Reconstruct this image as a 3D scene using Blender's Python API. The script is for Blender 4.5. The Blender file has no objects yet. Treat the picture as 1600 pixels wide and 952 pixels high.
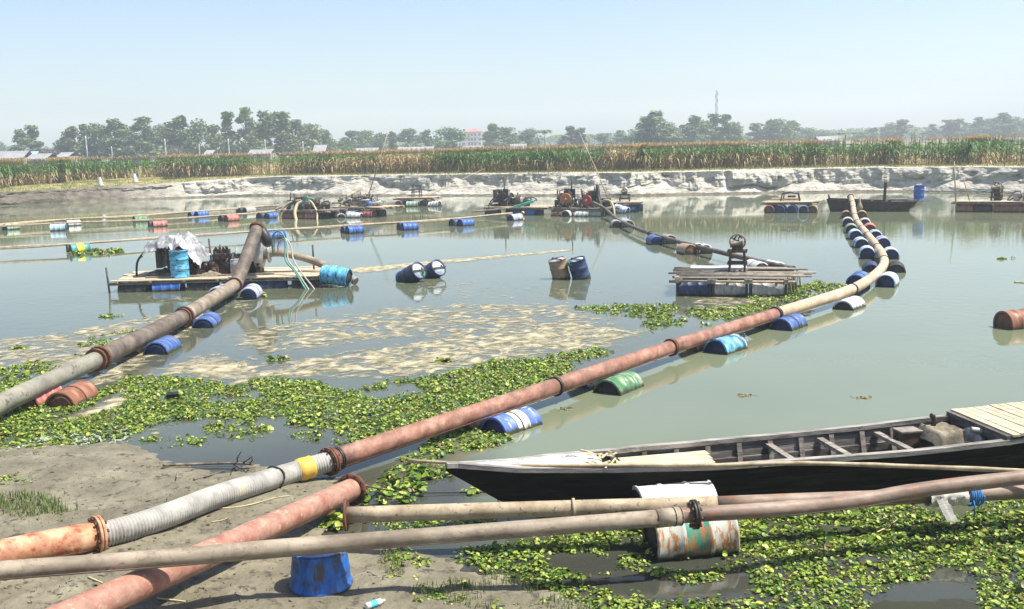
import bpy, bmesh, math, random
import numpy as np
from mathutils import Vector, Matrix, Quaternion
from mathutils import noise as mnoise

random.seed(7)
RNG = np.random.default_rng(11)
PI = math.pi
scene = bpy.context.scene
COL = scene.collection

# ------------------------------------------------------------------ camera
CAM_H, FPX = 4.3, 1600.0
PITCH, ROLL = math.radians(8.81), math.radians(1.43)
cdat = bpy.data.cameras.new('camera')
cam = bpy.data.objects.new('camera', cdat)
COL.objects.link(cam)
cdat.sensor_width = 36.0
cdat.lens = 36.0 * FPX / 1600.0
cdat.clip_start, cdat.clip_end = 0.1, 6000.0
CO = Vector((0, 0, CAM_H))
CF = Vector((0, math.cos(PITCH), -math.sin(PITCH)))
U0 = Vector((0, math.sin(PITCH), math.cos(PITCH)))
X0 = Vector((1, 0, 0))
CR = X0 * math.cos(ROLL) - U0 * math.sin(ROLL)
CU = X0 * math.sin(ROLL) + U0 * math.cos(ROLL)
M = Matrix((CR, CU, -CF)).transposed().to_4x4()
M.translation = CO
cam.matrix_world = M
scene.camera = cam

# ------------------------------------------------------------------ light
SUN_EL = math.radians(63)
SUN_AZ = math.radians(-5)          # from +x (the right), turned towards +y
world = bpy.data.worlds.new('World')
scene.world = world
world.use_nodes = True
wn = world.node_tree.nodes
wn.clear()
sky = wn.new('ShaderNodeTexSky')
sky.sky_type = 'NISHITA'
sky.sun_disc = False
sky.sun_elevation = SUN_EL
sky.sun_rotation = math.radians(90) - SUN_AZ
sky.air_density, sky.dust_density, sky.ozone_density = 0.9, 1.4, 0.8
bg = wn.new('ShaderNodeBackground')
bg.inputs[1].default_value = 0.105
wo = wn.new('ShaderNodeOutputWorld')
world.node_tree.links.new(sky.outputs[0], bg.inputs[0])
world.node_tree.links.new(bg.outputs[0], wo.inputs[0])
sd = bpy.data.lights.new('sun', 'SUN')
sd.energy = 5.0
sd.angle = math.radians(0.55)
sd.color = (1.0, 0.95, 0.86)
sun = bpy.data.objects.new('sun', sd)
COL.objects.link(sun)
sv = Vector((math.cos(SUN_EL) * math.cos(SUN_AZ), math.cos(SUN_EL) * math.sin(SUN_AZ), math.sin(SUN_EL)))
sun.rotation_euler = (-sv).to_track_quat('-Z', 'Y').to_euler()
scene.view_settings.view_transform = 'Standard'
scene.view_settings.look = 'None'
scene.view_settings.gamma = 1.0
scene.view_settings.exposure = 0.85
scene.render.engine = 'CYCLES'
scene.cycles.use_denoising = True
scene.cycles.max_bounces = 6
scene.cycles.transparent_max_bounces = 8
scene.cycles.volume_bounces = 1

# ------------------------------------------------------------------ pixel to place
def ray(px, py):
    return CF + CR * ((px - 800) / FPX) + CU * ((476 - py) / FPX)
def G(px, py, z=0.0):
    d = ray(px, py)
    t = (z - CAM_H) / d.z
    return CO + d * t
def D(px, py, y):
    d = ray(px, py)
    return CO + d * (y / d.y)

# ------------------------------------------------------------------ materials
def lin(h):
    h = h.lstrip('#')
    out = []
    for i in (0, 2, 4):
        c = int(h[i:i + 2], 16) / 255
        out.append(c / 12.92 if c <= 0.04045 else ((c + 0.055) / 1.055) ** 2.4)
    return (out[0], out[1], out[2], 1)
def c4(c):
    return lin(c) if isinstance(c, str) else (c[0], c[1], c[2], 1)
MATS = {}
def pm(name, cols, scale=4.0, detail=5.0, rough=0.7, bump=0.15, metal=0.0, stretch=(1, 1, 1),
       spots=None, band=None, fine=None, spec=0.4, rand=True, bdist=0.02, stain=None):
    if name in MATS:
        return MATS[name]
    m = bpy.data.materials.new(name)
    m.use_nodes = True
    nt = m.node_tree
    n, L = nt.nodes, nt.links
    b = n['Principled BSDF']
    b.inputs['Roughness'].default_value = rough
    b.inputs['Metallic'].default_value = metal
    b.inputs['Specular IOR Level'].default_value = spec
    tc = n.new('ShaderNodeTexCoord')
    vec = tc.outputs['Object']
    if rand:
        oi = n.new('ShaderNodeObjectInfo')
        mu = n.new('ShaderNodeMath'); mu.operation = 'MULTIPLY'; mu.inputs[1].default_value = 57.0
        L.new(oi.outputs['Random'], mu.inputs[0])
        va = n.new('ShaderNodeVectorMath'); va.operation = 'ADD'
        L.new(vec, va.inputs[0]); L.new(mu.outputs[0], va.inputs[1])
        vec = va.outputs[0]
    mp = n.new('ShaderNodeMapping')
    mp.inputs['Scale'].default_value = stretch
    L.new(vec, mp.inputs[0])
    nz = n.new('ShaderNodeTexNoise')
    nz.inputs['Scale'].default_value = scale
    nz.inputs['Detail'].default_value = detail
    nz.inputs['Roughness'].default_value = 0.65
    L.new(mp.outputs[0], nz.inputs['Vector'])
    cr = n.new('ShaderNodeValToRGB')
    while len(cr.color_ramp.elements) < len(cols):
        cr.color_ramp.elements.new(0.5)
    for i, c in enumerate(cols):
        e = cr.color_ramp.elements[i]
        e.position = 0.32 + 0.36 * i / max(1, len(cols) - 1)
        e.color = c4(c)
    L.new(nz.outputs['Fac'], cr.inputs[0])
    colr = cr.outputs[0]
    if band:
        bc, x0, x1 = band
        sx = n.new('ShaderNodeSeparateXYZ'); L.new(tc.outputs['Object'], sx.inputs[0])
        g = n.new('ShaderNodeMath'); g.operation = 'GREATER_THAN'; g.inputs[1].default_value = x0; L.new(sx.outputs[0], g.inputs[0])
        l = n.new('ShaderNodeMath'); l.operation = 'LESS_THAN'; l.inputs[1].default_value = x1; L.new(sx.outputs[0], l.inputs[0])
        mm = n.new('ShaderNodeMath'); mm.operation = 'MULTIPLY'; L.new(g.outputs[0], mm.inputs[0]); L.new(l.outputs[0], mm.inputs[1])
        mx = n.new('ShaderNodeMix'); mx.data_type = 'RGBA'
        L.new(mm.outputs[0], mx.inputs[0]); L.new(colr, mx.inputs[6]); mx.inputs[7].default_value = c4(bc)
        colr = mx.outputs[2]
    if spots:
        sc, th, ssc = spots
        n2 = n.new('ShaderNodeTexNoise'); n2.inputs['Scale'].default_value = ssc; n2.inputs['Detail'].default_value = 6
        n2.inputs['Roughness'].default_value = 0.7
        L.new(mp.outputs[0], n2.inputs['Vector'])
        mr = n.new('ShaderNodeMapRange'); mr.inputs[1].default_value = th - 0.03; mr.inputs[2].default_value = th + 0.05
        L.new(n2.outputs['Fac'], mr.inputs[0])
        mx = n.new('ShaderNodeMix'); mx.data_type = 'RGBA'
        L.new(mr.outputs[0], mx.inputs[0]); L.new(colr, mx.inputs[6]); mx.inputs[7].default_value = c4(sc)
        colr = mx.outputs[2]
    if stain:
        sc, th, ssc = stain
        n5 = n.new('ShaderNodeTexNoise'); n5.inputs['Scale'].default_value = ssc; n5.inputs['Detail'].default_value = 9; n5.inputs['Roughness'].default_value = 0.75; n5.inputs['Distortion'].default_value = 0.6
        L.new(vec, n5.inputs['Vector'])
        mr5 = n.new('ShaderNodeMapRange'); mr5.inputs[1].default_value = th - 0.10; mr5.inputs[2].default_value = th + 0.12; mr5.inputs[4].default_value = 0.85
        L.new(n5.outputs['Fac'], mr5.inputs[0])
        mx5 = n.new('ShaderNodeMix'); mx5.data_type = 'RGBA'
        L.new(mr5.outputs[0], mx5.inputs[0]); L.new(colr, mx5.inputs[6]); mx5.inputs[7].default_value = c4(sc)
        colr = mx5.outputs[2]
    L.new(colr, b.inputs['Base Color'])
    if bump:
        n3 = n.new('ShaderNodeTexNoise'); n3.inputs['Scale'].default_value = fine or scale * 6; n3.inputs['Detail'].default_value = 6
        L.new(mp.outputs[0], n3.inputs['Vector'])
        bp = n.new('ShaderNodeBump'); bp.inputs['Strength'].default_value = bump; bp.inputs['Distance'].default_value = bdist
        L.new(n3.outputs['Fac'], bp.inputs['Height']); L.new(bp.outputs[0], b.inputs['Normal'])
    MATS[name] = m
    return m

RUST = (0.20, 0.075, 0.030)
M_RUSTFL = pm('rusty_flange', [(0.05, 0.025, 0.015), (0.13, 0.05, 0.025), (0.22, 0.10, 0.05)], 9, rough=0.8, bump=0.3)
M_REDPIPE = pm('red_oxide_pipe', [(0.17, 0.070, 0.046), (0.29, 0.135, 0.092), (0.42, 0.23, 0.165)], 3.8, rough=0.62, bump=0.12, spots=((0.40, 0.22, 0.15), 0.60, 20.0), stain=((0.12, 0.075, 0.052), 0.55, 3.0), fine=40, stretch=(1.6, .6, 1.6))
M_ORPIPE = pm('orange_rust_pipe', [(0.28, 0.115, 0.060), (0.42, 0.21, 0.115), (0.58, 0.38, 0.23)], 4.5, rough=0.65, bump=0.15, spots=((0.34, 0.08, 0.04), 0.56, 7.0), stain=((0.10, 0.05, 0.03), 0.62, 6.0), fine=30)
M_PINKPIPE = pm('faded_red_pipe', [(0.22, 0.085, 0.06), (0.34, 0.165, 0.118), (0.47, 0.28, 0.205)], 4.0, rough=0.62, bump=0.15, spots=((0.48, 0.33, 0.22), 0.61, 12.0), stain=((0.18, 0.115, 0.08), 0.56, 4.0), fine=30)
M_TANPIPE = pm('tan_pipe', [(0.36, 0.25, 0.16), (0.48, 0.36, 0.24), (0.56, 0.44, 0.31)], 2.0, rough=0.6, bump=0.1, spots=((0.30, 0.14, 0.07), 0.66, 4.0))
M_GREYPIPE = pm('grey_steel_pipe', [(0.13, 0.125, 0.10), (0.21, 0.20, 0.16), (0.30, 0.28, 0.21)], 2.5, rough=0.62, bump=0.15, spots=((0.09, 0.075, 0.055), 0.60, 5.0))
M_DARKPIPE = pm('dark_steel_pipe', [(0.055, 0.045, 0.038), (0.12, 0.095, 0.075), (0.20, 0.16, 0.12)], 3.0, rough=0.65, bump=0.15)
M_MUDPIPE = pm('mud_dusted_pipe', [(0.15, 0.12, 0.085), (0.25, 0.205, 0.15), (0.36, 0.30, 0.225)], 3.5, rough=0.6, bump=0.12, stretch=(0.5, 1, 1), spots=((0.17, 0.125, 0.085), 0.62, 14.0), stain=((0.09, 0.07, 0.05), 0.58, 4.0))
M_BRNPIPE = pm('brown_steel_pipe', [(0.13, 0.085, 0.06), (0.22, 0.16, 0.12), (0.33, 0.26, 0.20)], 4, rough=0.6, bump=0.12, stretch=(0.5, 1, 1), spots=((0.30, 0.13, 0.06), 0.59, 12.0))
M_CREAMPIPE = pm('cream_pipe', [(0.22, 0.165, 0.10), (0.37, 0.295, 0.195), (0.48, 0.40, 0.275)], 4, rough=0.6, bump=0.12, spots=((0.13, 0.08, 0.05), 0.60, 16.0), stain=((0.16, 0.11, 0.07), 0.60, 4.0))
M_HOSE = pm('ribbed_hose', [(0.20, 0.19, 0.17), (0.33, 0.32, 0.29), (0.44, 0.42, 0.38)], 3.0, rough=0.75, bump=0.2, spots=((0.46, 0.40, 0.22), 0.62, 3.0))
M_YELTAPE = pm('yellow_wrap', [(0.60, 0.36, 0.05), (0.72, 0.47, 0.10)], 6, rough=0.6)
M_BLACK = pm('black_rubber', [(0.008, 0.008, 0.008), (0.022, 0.02, 0.018)], 6, rough=0.6)
M_ROPE = pm('dark_rope', [(0.03, 0.022, 0.016), (0.07, 0.055, 0.04)], 20, rough=0.9)
M_BAMBOO = pm('bamboo', [(0.22, 0.17, 0.10), (0.36, 0.285, 0.18), (0.48, 0.40, 0.275)], 5, rough=0.6, bump=0.1, stretch=(1, 1, 1))
M_BAMBOOD = pm('weathered_bamboo', [(0.16, 0.125, 0.085), (0.28, 0.225, 0.155), (0.40, 0.33, 0.24)], 5, rough=0.7, bump=0.1)
M_PLANK = pm('sun_bleached_plank', [(0.34, 0.26, 0.17), (0.48, 0.39, 0.27), (0.60, 0.50, 0.36)], 3, rough=0.8, bump=0.25, stretch=(1, 4, 4), spots=((0.14, 0.10, 0.07), 0.64, 5.0))
M_PLANKG = pm('grey_plank', [(0.11, 0.095, 0.08), (0.22, 0.195, 0.165), (0.38, 0.345, 0.30)], 4, rough=0.85, bump=0.25, stretch=(1, 4, 4))
M_IRON = pm('greasy_iron', [(0.012, 0.011, 0.010), (0.035, 0.03, 0.026), (0.08, 0.06, 0.045)], 8, rough=0.5, bump=0.2)
M_IRONR = pm('rusty_iron', [(0.03, 0.018, 0.013), (0.075, 0.04, 0.027), (0.14, 0.08, 0.055)], 8, rough=0.75, bump=0.2)
M_STEEL = pm('worn_steel', [(0.20, 0.20, 0.19), (0.34, 0.34, 0.33), (0.50, 0.49, 0.47)], 8, rough=0.45, metal=0.3)
M_NAVY = pm('navy_paint', [(0.01, 0.018, 0.04), (0.025, 0.04, 0.075)], 8, rough=0.4)
M_REDPAINT = pm('red_paint', [(0.36, 0.035, 0.03), (0.46, 0.07, 0.06)], 8, rough=0.5)
M_ORPAINT = pm('orange_paint', [(0.38, 0.13, 0.04), (0.50, 0.20, 0.08)], 8, rough=0.55)
M_GREENHOSE = pm('green_hose', [(0.05, 0.20, 0.13), (0.10, 0.32, 0.22)], 6, rough=0.5)
M_PALEHOSE = pm('pale_hose', [(0.26, 0.27, 0.25), (0.40, 0.41, 0.37)], 6, rough=0.5)
M_TEAL = pm('teal_pipe', [(0.04, 0.30, 0.24), (0.08, 0.42, 0.34)], 6, rough=0.4)
M_CREAMHOSE = pm('cream_hose', [(0.42, 0.34, 0.20), (0.56, 0.47, 0.31)], 6, rough=0.6)
M_SHEET = pm('silver_sheet', [(0.10, 0.10, 0.105), (0.26, 0.26, 0.27), (0.46, 0.46, 0.46)], 6, rough=0.35, bump=0.4, spec=0.6, bdist=0.03)
M_CLOTH = pm('dusty_cloth', [(0.10, 0.085, 0.06), (0.20, 0.17, 0.12), (0.32, 0.28, 0.20)], 5, rough=0.95, bump=0.3)
M_RAG = pm('pale_rag', [(0.48, 0.46, 0.42), (0.66, 0.63, 0.58)], 8, rough=0.9, bump=0.3)
M_BLUECORD = pm('blue_cord', [(0.02, 0.14, 0.38), (0.05, 0.24, 0.55)], 20, rough=0.7)
M_HULL = pm('tarred_hull', [(0.003, 0.0028, 0.002), (0.008, 0.007, 0.005), (0.022, 0.022, 0.012)], 3, rough=0.7, bump=0.2, stretch=(0.5, 1, 4), spec=0.12)
M_INHULL = pm('weathered_dark_timber', [(0.045, 0.04, 0.035), (0.10, 0.09, 0.08), (0.22, 0.20, 0.18)], 3, rough=0.8, bump=0.35, stretch=(0.6, 1, 5))
M_RAIL = pm('grey_gunwale', [(0.11, 0.10, 0.09), (0.24, 0.225, 0.20), (0.40, 0.375, 0.34)], 4, rough=0.75, bump=0.3, stretch=(0.5, 3, 3), spots=((0.06, 0.05, 0.04), 0.62, 7.0))
M_FOREDECK = pm('chipped_white_foredeck', [(0.40, 0.41, 0.42), (0.55, 0.56, 0.57), (0.64, 0.65, 0.66)], 5, rough=0.7, bump=0.3, spots=((0.10, 0.085, 0.07), 0.58, 5.0))
M_REDHULL = pm('dark_red_hull', [(0.014, 0.006, 0.005), (0.035, 0.012, 0.010), (0.075, 0.022, 0.018)], 4, rough=0.6, bump=0.15)
M_SACK = pm('white_sack', [(0.66, 0.66, 0.64), (0.80, 0.80, 0.78)], 8, rough=0.9, bump=0.3)
M_CONC = pm('pale_concrete', [(0.40, 0.39, 0.37), (0.55, 0.54, 0.51)], 3, rough=0.9)
M_WHITEWALL = pm('whitewash', [(0.60, 0.57, 0.55), (0.72, 0.69, 0.67)], 0.4, rough=0.9)
M_PINKROOF = pm('red_roof', [(0.36, 0.10, 0.09), (0.46, 0.16, 0.14)], 1, rough=0.8)
M_TIN = pm('tin_roof', [(0.20, 0.20, 0.205), (0.30, 0.30, 0.305)], 0.5, rough=0.7)
M_TINBLUE = pm('turquoise_tin_roof', [(0.20, 0.52, 0.48), (0.30, 0.62, 0.58)], 0.5, rough=0.5)
M_MUDWALL = pm('mud_wall', [(0.28, 0.23, 0.18), (0.38, 0.32, 0.26)], 0.8, rough=0.9)
M_WINDOW = pm('dark_window', [(0.03, 0.035, 0.04), (0.06, 0.065, 0.07)], 1, rough=0.2)
M_BARK = pm('bark', [(0.10, 0.085, 0.065), (0.20, 0.17, 0.14)], 2, rough=0.9)
M_MASTM = pm('mast_steel', [(0.20, 0.17, 0.17), (0.30, 0.27, 0.27)], 1, rough=0.6)
M_STICK = pm('driftwood', [(0.05, 0.04, 0.03), (0.12, 0.095, 0.07), (0.24, 0.19, 0.13)], 8, rough=0.9, bump=0.3)
M_STRAW = pm('straw', [(0.40, 0.33, 0.18), (0.56, 0.48, 0.29)], 8, rough=0.8)
M_PLASTIC = pm('clear_plastic', [(0.50, 0.55, 0.52), (0.66, 0.70, 0.66)], 8, rough=0.3)
M_CYAN = pm('cyan_label', [(0.05, 0.45, 0.62), (0.08, 0.52, 0.70)], 8, rough=0.4)

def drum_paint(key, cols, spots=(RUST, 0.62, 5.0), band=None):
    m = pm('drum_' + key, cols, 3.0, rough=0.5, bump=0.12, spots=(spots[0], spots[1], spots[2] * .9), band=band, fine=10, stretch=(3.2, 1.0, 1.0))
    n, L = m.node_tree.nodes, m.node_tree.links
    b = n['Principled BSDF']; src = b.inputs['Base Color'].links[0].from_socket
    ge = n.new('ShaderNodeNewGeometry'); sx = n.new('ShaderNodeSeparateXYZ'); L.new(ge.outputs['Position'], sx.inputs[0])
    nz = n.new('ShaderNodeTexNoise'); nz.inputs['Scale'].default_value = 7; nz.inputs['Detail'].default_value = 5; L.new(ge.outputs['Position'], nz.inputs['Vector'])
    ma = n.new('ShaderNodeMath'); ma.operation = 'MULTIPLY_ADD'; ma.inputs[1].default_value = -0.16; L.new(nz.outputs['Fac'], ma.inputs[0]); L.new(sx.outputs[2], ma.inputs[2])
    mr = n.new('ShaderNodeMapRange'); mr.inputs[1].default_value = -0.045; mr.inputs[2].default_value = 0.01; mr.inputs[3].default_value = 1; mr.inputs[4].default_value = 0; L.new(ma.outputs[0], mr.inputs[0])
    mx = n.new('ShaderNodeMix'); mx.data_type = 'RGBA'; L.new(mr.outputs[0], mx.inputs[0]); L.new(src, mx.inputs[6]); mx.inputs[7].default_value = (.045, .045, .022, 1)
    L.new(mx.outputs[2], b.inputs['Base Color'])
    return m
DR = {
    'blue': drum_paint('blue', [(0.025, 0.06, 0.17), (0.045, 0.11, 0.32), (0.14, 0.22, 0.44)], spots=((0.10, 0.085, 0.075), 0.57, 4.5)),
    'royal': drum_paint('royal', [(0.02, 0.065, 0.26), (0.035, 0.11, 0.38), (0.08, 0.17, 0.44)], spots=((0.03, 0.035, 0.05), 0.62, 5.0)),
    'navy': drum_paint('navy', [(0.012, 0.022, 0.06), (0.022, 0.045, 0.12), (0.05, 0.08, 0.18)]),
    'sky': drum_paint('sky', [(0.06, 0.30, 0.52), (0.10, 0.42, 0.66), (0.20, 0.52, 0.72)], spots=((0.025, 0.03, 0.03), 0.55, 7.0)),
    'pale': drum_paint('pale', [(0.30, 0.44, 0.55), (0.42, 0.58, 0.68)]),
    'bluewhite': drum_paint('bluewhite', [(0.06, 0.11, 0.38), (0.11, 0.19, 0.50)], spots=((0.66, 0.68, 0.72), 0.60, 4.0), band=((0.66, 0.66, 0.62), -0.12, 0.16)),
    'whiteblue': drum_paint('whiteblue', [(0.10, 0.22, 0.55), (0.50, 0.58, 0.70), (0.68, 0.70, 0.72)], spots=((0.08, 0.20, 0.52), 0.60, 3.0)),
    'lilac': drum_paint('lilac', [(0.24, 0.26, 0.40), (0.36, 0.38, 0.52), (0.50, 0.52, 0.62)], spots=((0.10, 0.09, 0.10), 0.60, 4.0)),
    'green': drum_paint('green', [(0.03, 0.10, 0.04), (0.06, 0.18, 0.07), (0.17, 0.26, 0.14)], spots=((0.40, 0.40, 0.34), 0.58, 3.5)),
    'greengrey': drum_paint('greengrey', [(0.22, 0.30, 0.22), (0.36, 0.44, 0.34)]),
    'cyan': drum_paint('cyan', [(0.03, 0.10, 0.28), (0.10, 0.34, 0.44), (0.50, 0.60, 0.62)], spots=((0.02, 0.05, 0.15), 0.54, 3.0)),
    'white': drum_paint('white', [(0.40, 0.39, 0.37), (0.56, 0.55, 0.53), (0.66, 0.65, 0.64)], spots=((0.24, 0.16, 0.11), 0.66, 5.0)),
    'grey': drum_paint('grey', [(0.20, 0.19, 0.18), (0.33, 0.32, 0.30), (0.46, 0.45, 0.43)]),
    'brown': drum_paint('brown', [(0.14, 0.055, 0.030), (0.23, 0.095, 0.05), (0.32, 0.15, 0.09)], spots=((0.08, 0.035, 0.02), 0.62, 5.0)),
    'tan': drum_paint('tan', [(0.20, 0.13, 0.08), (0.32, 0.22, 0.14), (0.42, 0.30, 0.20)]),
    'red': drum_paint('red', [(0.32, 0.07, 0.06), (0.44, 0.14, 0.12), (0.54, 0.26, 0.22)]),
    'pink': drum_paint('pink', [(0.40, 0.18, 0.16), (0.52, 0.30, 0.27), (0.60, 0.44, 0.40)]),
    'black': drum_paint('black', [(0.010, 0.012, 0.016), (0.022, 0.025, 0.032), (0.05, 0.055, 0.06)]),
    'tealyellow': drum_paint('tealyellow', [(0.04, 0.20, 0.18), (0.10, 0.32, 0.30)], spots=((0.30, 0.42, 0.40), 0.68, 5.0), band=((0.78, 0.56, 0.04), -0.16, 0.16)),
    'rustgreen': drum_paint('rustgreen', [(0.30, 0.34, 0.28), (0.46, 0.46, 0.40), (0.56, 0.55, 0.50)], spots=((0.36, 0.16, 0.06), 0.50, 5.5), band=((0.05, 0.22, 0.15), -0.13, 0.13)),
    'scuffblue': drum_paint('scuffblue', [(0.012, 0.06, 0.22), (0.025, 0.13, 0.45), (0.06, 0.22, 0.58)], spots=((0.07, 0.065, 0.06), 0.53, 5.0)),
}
LIDD = pm('drum_lid_dark', [(0.012, 0.014, 0.02), (0.03, 0.03, 0.035), (0.07, 0.06, 0.055)], 5, rough=0.6, spots=(RUST, 0.66, 6.0))
LIDB = pm('drum_lid_blue', [(0.008, 0.018, 0.06), (0.015, 0.035, 0.11)], 5, rough=0.5, spots=((0.20, 0.19, 0.16), 0.70, 5.0))
LIDR = pm('drum_lid_rust', [(0.09, 0.045, 0.028), (0.16, 0.075, 0.04), (0.22, 0.12, 0.07)], 5, rough=0.8)
LIDW = pm('drum_lid_pale', [(0.30, 0.36, 0.46), (0.46, 0.52, 0.62), (0.56, 0.60, 0.66)], 3, rough=0.45, spots=(RUST, 0.64, 3.0))

# ------------------------------------------------------------------ mesh tools
def frame_for(d):
    d = Vector(d).normalized()
    up = Vector((0, 0, 1)) if abs(d.z) < 0.95 else Vector((1, 0, 0))
    a = d.cross(up).normalized()
    b = a.cross(d).normalized()
    return a, b
class MB:
    def __init__(s):
        s.v, s.f, s.sm = [], [], []
    def box(s, c, size, rz=0.0, ry=0.0, rx=0.0):
        from mathutils import Euler
        R = Euler((rx, ry, rz)).to_matrix()
        k = len(s.v)
        c = Vector(c)
        for sx in (-.5, .5):
            for sy in (-.5, .5):
                for sz in (-.5, .5):
                    s.v.append(c + R @ Vector((sx * size[0], sy * size[1], sz * size[2])))
        for q in ((0, 1, 3, 2), (4, 6, 7, 5), (0, 4, 5, 1), (2, 3, 7, 6), (0, 2, 6, 4), (1, 5, 7, 3)):
            s.f.append([k + i for i in q]); s.sm.append(False)
        return s
    def beam(s, p0, p1, w, h):
        p0, p1 = Vector(p0), Vector(p1)
        a, b = frame_for(p1 - p0)
        k = len(s.v)
        for p in (p0, p1):
            for u, v in ((-1, -1), (1, -1), (1, 1), (-1, 1)):
                s.v.append(p + a * (u * w / 2) + b * (v * h / 2))
        for q in ((0, 1, 5, 4), (1, 2, 6, 5), (2, 3, 7, 6), (3, 0, 4, 7), (3, 2, 1, 0), (4, 5, 6, 7)):
            s.f.append([k + i for i in q]); s.sm.append(False)
        return s
    def lathe(s, p0, d, prof, seg=16, smooth=True, cap0=True, cap1=True):
        """prof: list of (distance along d, radius)"""
        p0 = Vector(p0); d = Vector(d).normalized()
        a, b = frame_for(d)
        k = len(s.v)
        for t, r in prof:
            for i in range(seg):
                an = 2 * PI * i / seg
                s.v.append(p0 + d * t + (a * math.cos(an) + b * math.sin(an)) * r)
        for j in range(len(prof) - 1):
            for i in range(seg):
                i2 = (i + 1) % seg
                s.f.append([k + j * seg + i, k + (j + 1) * seg + i, k + (j + 1) * seg + i2, k + j * seg + i2]); s.sm.append(smooth)
        if cap0:
            s.f.append([k + i for i in range(seg)]); s.sm.append(False)
        if cap1:
            e = k + (len(prof) - 1) * seg
            s.f.append([e + i for i in reversed(range(seg))]); s.sm.append(False)
        return s
    def cyl(s, p0, p1, r0, r1=None, seg=12):
        p0, p1 = Vector(p0), Vector(p1)
        return s.lathe(p0, p1 - p0, [(0, r0), ((p1 - p0).length, r0 if r1 is None else r1)], seg)
    def tube(s, pts, r, seg=10, caps=True, jitter=0.0):
        pts = [Vector(p) for p in pts]
        n = len(pts)
        k = len(s.v)
        T0 = (pts[1] - pts[0]).normalized()
        a, _ = frame_for(T0)
        for j, p in enumerate(pts):
            t = (pts[min(j + 1, n - 1)] - pts[max(j - 1, 0)]).normalized()
            a = (a - t * a.dot(t))
            a = a.normalized() if a.length > 1e-6 else frame_for(t)[0]
            b = t.cross(a)
            rr = r[j] if isinstance(r, (list, tuple)) else r
            for i in range(seg):
                an = 2 * PI * i / seg
                q = rr * (1 + (random.uniform(-jitter, jitter) if jitter else 0))
                s.v.append(p + (a * math.cos(an) + b * math.sin(an)) * q)
        for j in range(n - 1):
            for i in range(seg):
                i2 = (i + 1) % seg
                s.f.append([k + j * seg + i, k + j * seg + i2, k + (j + 1) * seg + i2, k + (j + 1) * seg + i]); s.sm.append(True)
        if caps:
            s.f.append([k + i for i in reversed(range(seg))]); s.sm.append(False)
            e = k + (n - 1) * seg
            s.f.append([e + i for i in range(seg)]); s.sm.append(False)
        return s
    def sheet(s, fn, nu, nv, smooth=True):
        k = len(s.v)
        for i in range(nu + 1):
            for j in range(nv + 1):
                s.v.append(Vector(fn(i / nu, j / nv)))
        for i in range(nu):
            for j in range(nv):
                q = k + i * (nv + 1) + j
                s.f.append([q, q + nv + 1, q + nv + 2, q + 1]); s.sm.append(smooth)
        return s
    def poly(s, pts):
        k = len(s.v)
        s.v += [Vector(p) for p in pts]
        s.f.append(list(range(k, k + len(pts)))); s.sm.append(False)
        return s
    def mesh(s, name, off=None):
        me = bpy.data.meshes.new(name)
        o = Vector(off) if off is not None else Vector((0, 0, 0))
        me.from_pydata([tuple(v - o) for v in s.v], [], s.f)
        me.polygons.foreach_set('use_smooth', s.sm)
        me.update()
        return me
    def build(s, name, mat, parent=None, local=False):
        """world-space vertices; the parent's stored base becomes the origin"""
        base = Vector((0, 0, 0)) if (local or parent is None) else BASE[parent.name]
        o = bpy.data.objects.new(name, s.mesh(name, base))
        COL.objects.link(o)
        o.data.materials.append(mat)
        if parent is not None:
            o.parent = parent
            BASE[o.name] = base
        return o
BASE = {}
def tag(o, label, cat, group=None):
    o['label'] = label; o['category'] = cat
    if group:
        o['group'] = group
    return o
def thing(name, label, cat, loc=(0, 0, 0), rotz=0.0, group=None):
    o = bpy.data.objects.new(name, None)
    o.empty_display_size = 0.1
    COL.objects.link(o)
    o.location = loc
    o.rotation_euler = (0, 0, rotz)
    BASE[o.name] = Vector(loc) if rotz == 0 else Vector((0, 0, 0))
    return tag(o, label, cat, group)
def solo(mb, name, mat, label, cat, base, group=None):
    o = bpy.data.objects.new(name, mb.mesh(name, base))
    COL.objects.link(o)
    o.location = base
    o.data.materials.append(mat)
    BASE[o.name] = Vector(base)
    return tag(o, label, cat, group)
def spline(pts, n=8):
    P = [Vector(p) for p in pts]
    out = []
    for i in range(len(P) - 1):
        p0 = P[max(i - 1, 0)]; p1 = P[i]; p2 = P[i + 1]; p3 = P[min(i + 2, len(P) - 1)]
        for k in range(n):
            t = k / n
            out.append(0.5 * ((2 * p1) + (p2 - p0) * t + (2 * p0 - 5 * p1 + 4 * p2 - p3) * t * t + (3 * p1 - p0 - 3 * p2 + p3) * t ** 3))
    out.append(P[-1])
    return out
def fbm(x, y, z=0.0, oct=4):
    return mnoise.fractal(Vector((x, y, z)), 0.6, 2.0, oct)
def np_mesh(name, V, F, mat, smooth=False):
    me = bpy.data.meshes.new(name)
    V = np.asarray(V, dtype=np.float32)
    F = np.asarray(F, dtype=np.int32)
    k = F.shape[1]
    me.vertices.add(len(V)); me.vertices.foreach_set('co', V.ravel())
    me.loops.add(F.size); me.loops.foreach_set('vertex_index', F.ravel())
    me.polygons.add(len(F))
    me.polygons.foreach_set('loop_start', np.arange(0, F.size, k, dtype=np.int32))
    me.polygons.foreach_set('loop_total', np.full(len(F), k, dtype=np.int32))
    me.polygons.foreach_set('use_smooth', np.full(len(F), smooth))
    me.update(calc_edges=True)
    me.materials.append(mat)
    return me
def inpoly(px, py, poly):
    px = np.asarray(px); py = np.asarray(py)
    inside = np.zeros(px.shape, bool)
    n = len(poly)
    for i in range(n):
        x1, y1 = poly[i][0], poly[i][1]; x2, y2 = poly[(i + 1) % n][0], poly[(i + 1) % n][1]
        c = ((y1 > py) != (y2 > py)) & (px < (x2 - x1) * (py - y1) / (y2 - y1 + 1e-12) + x1)
        inside ^= c
    return inside
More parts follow.
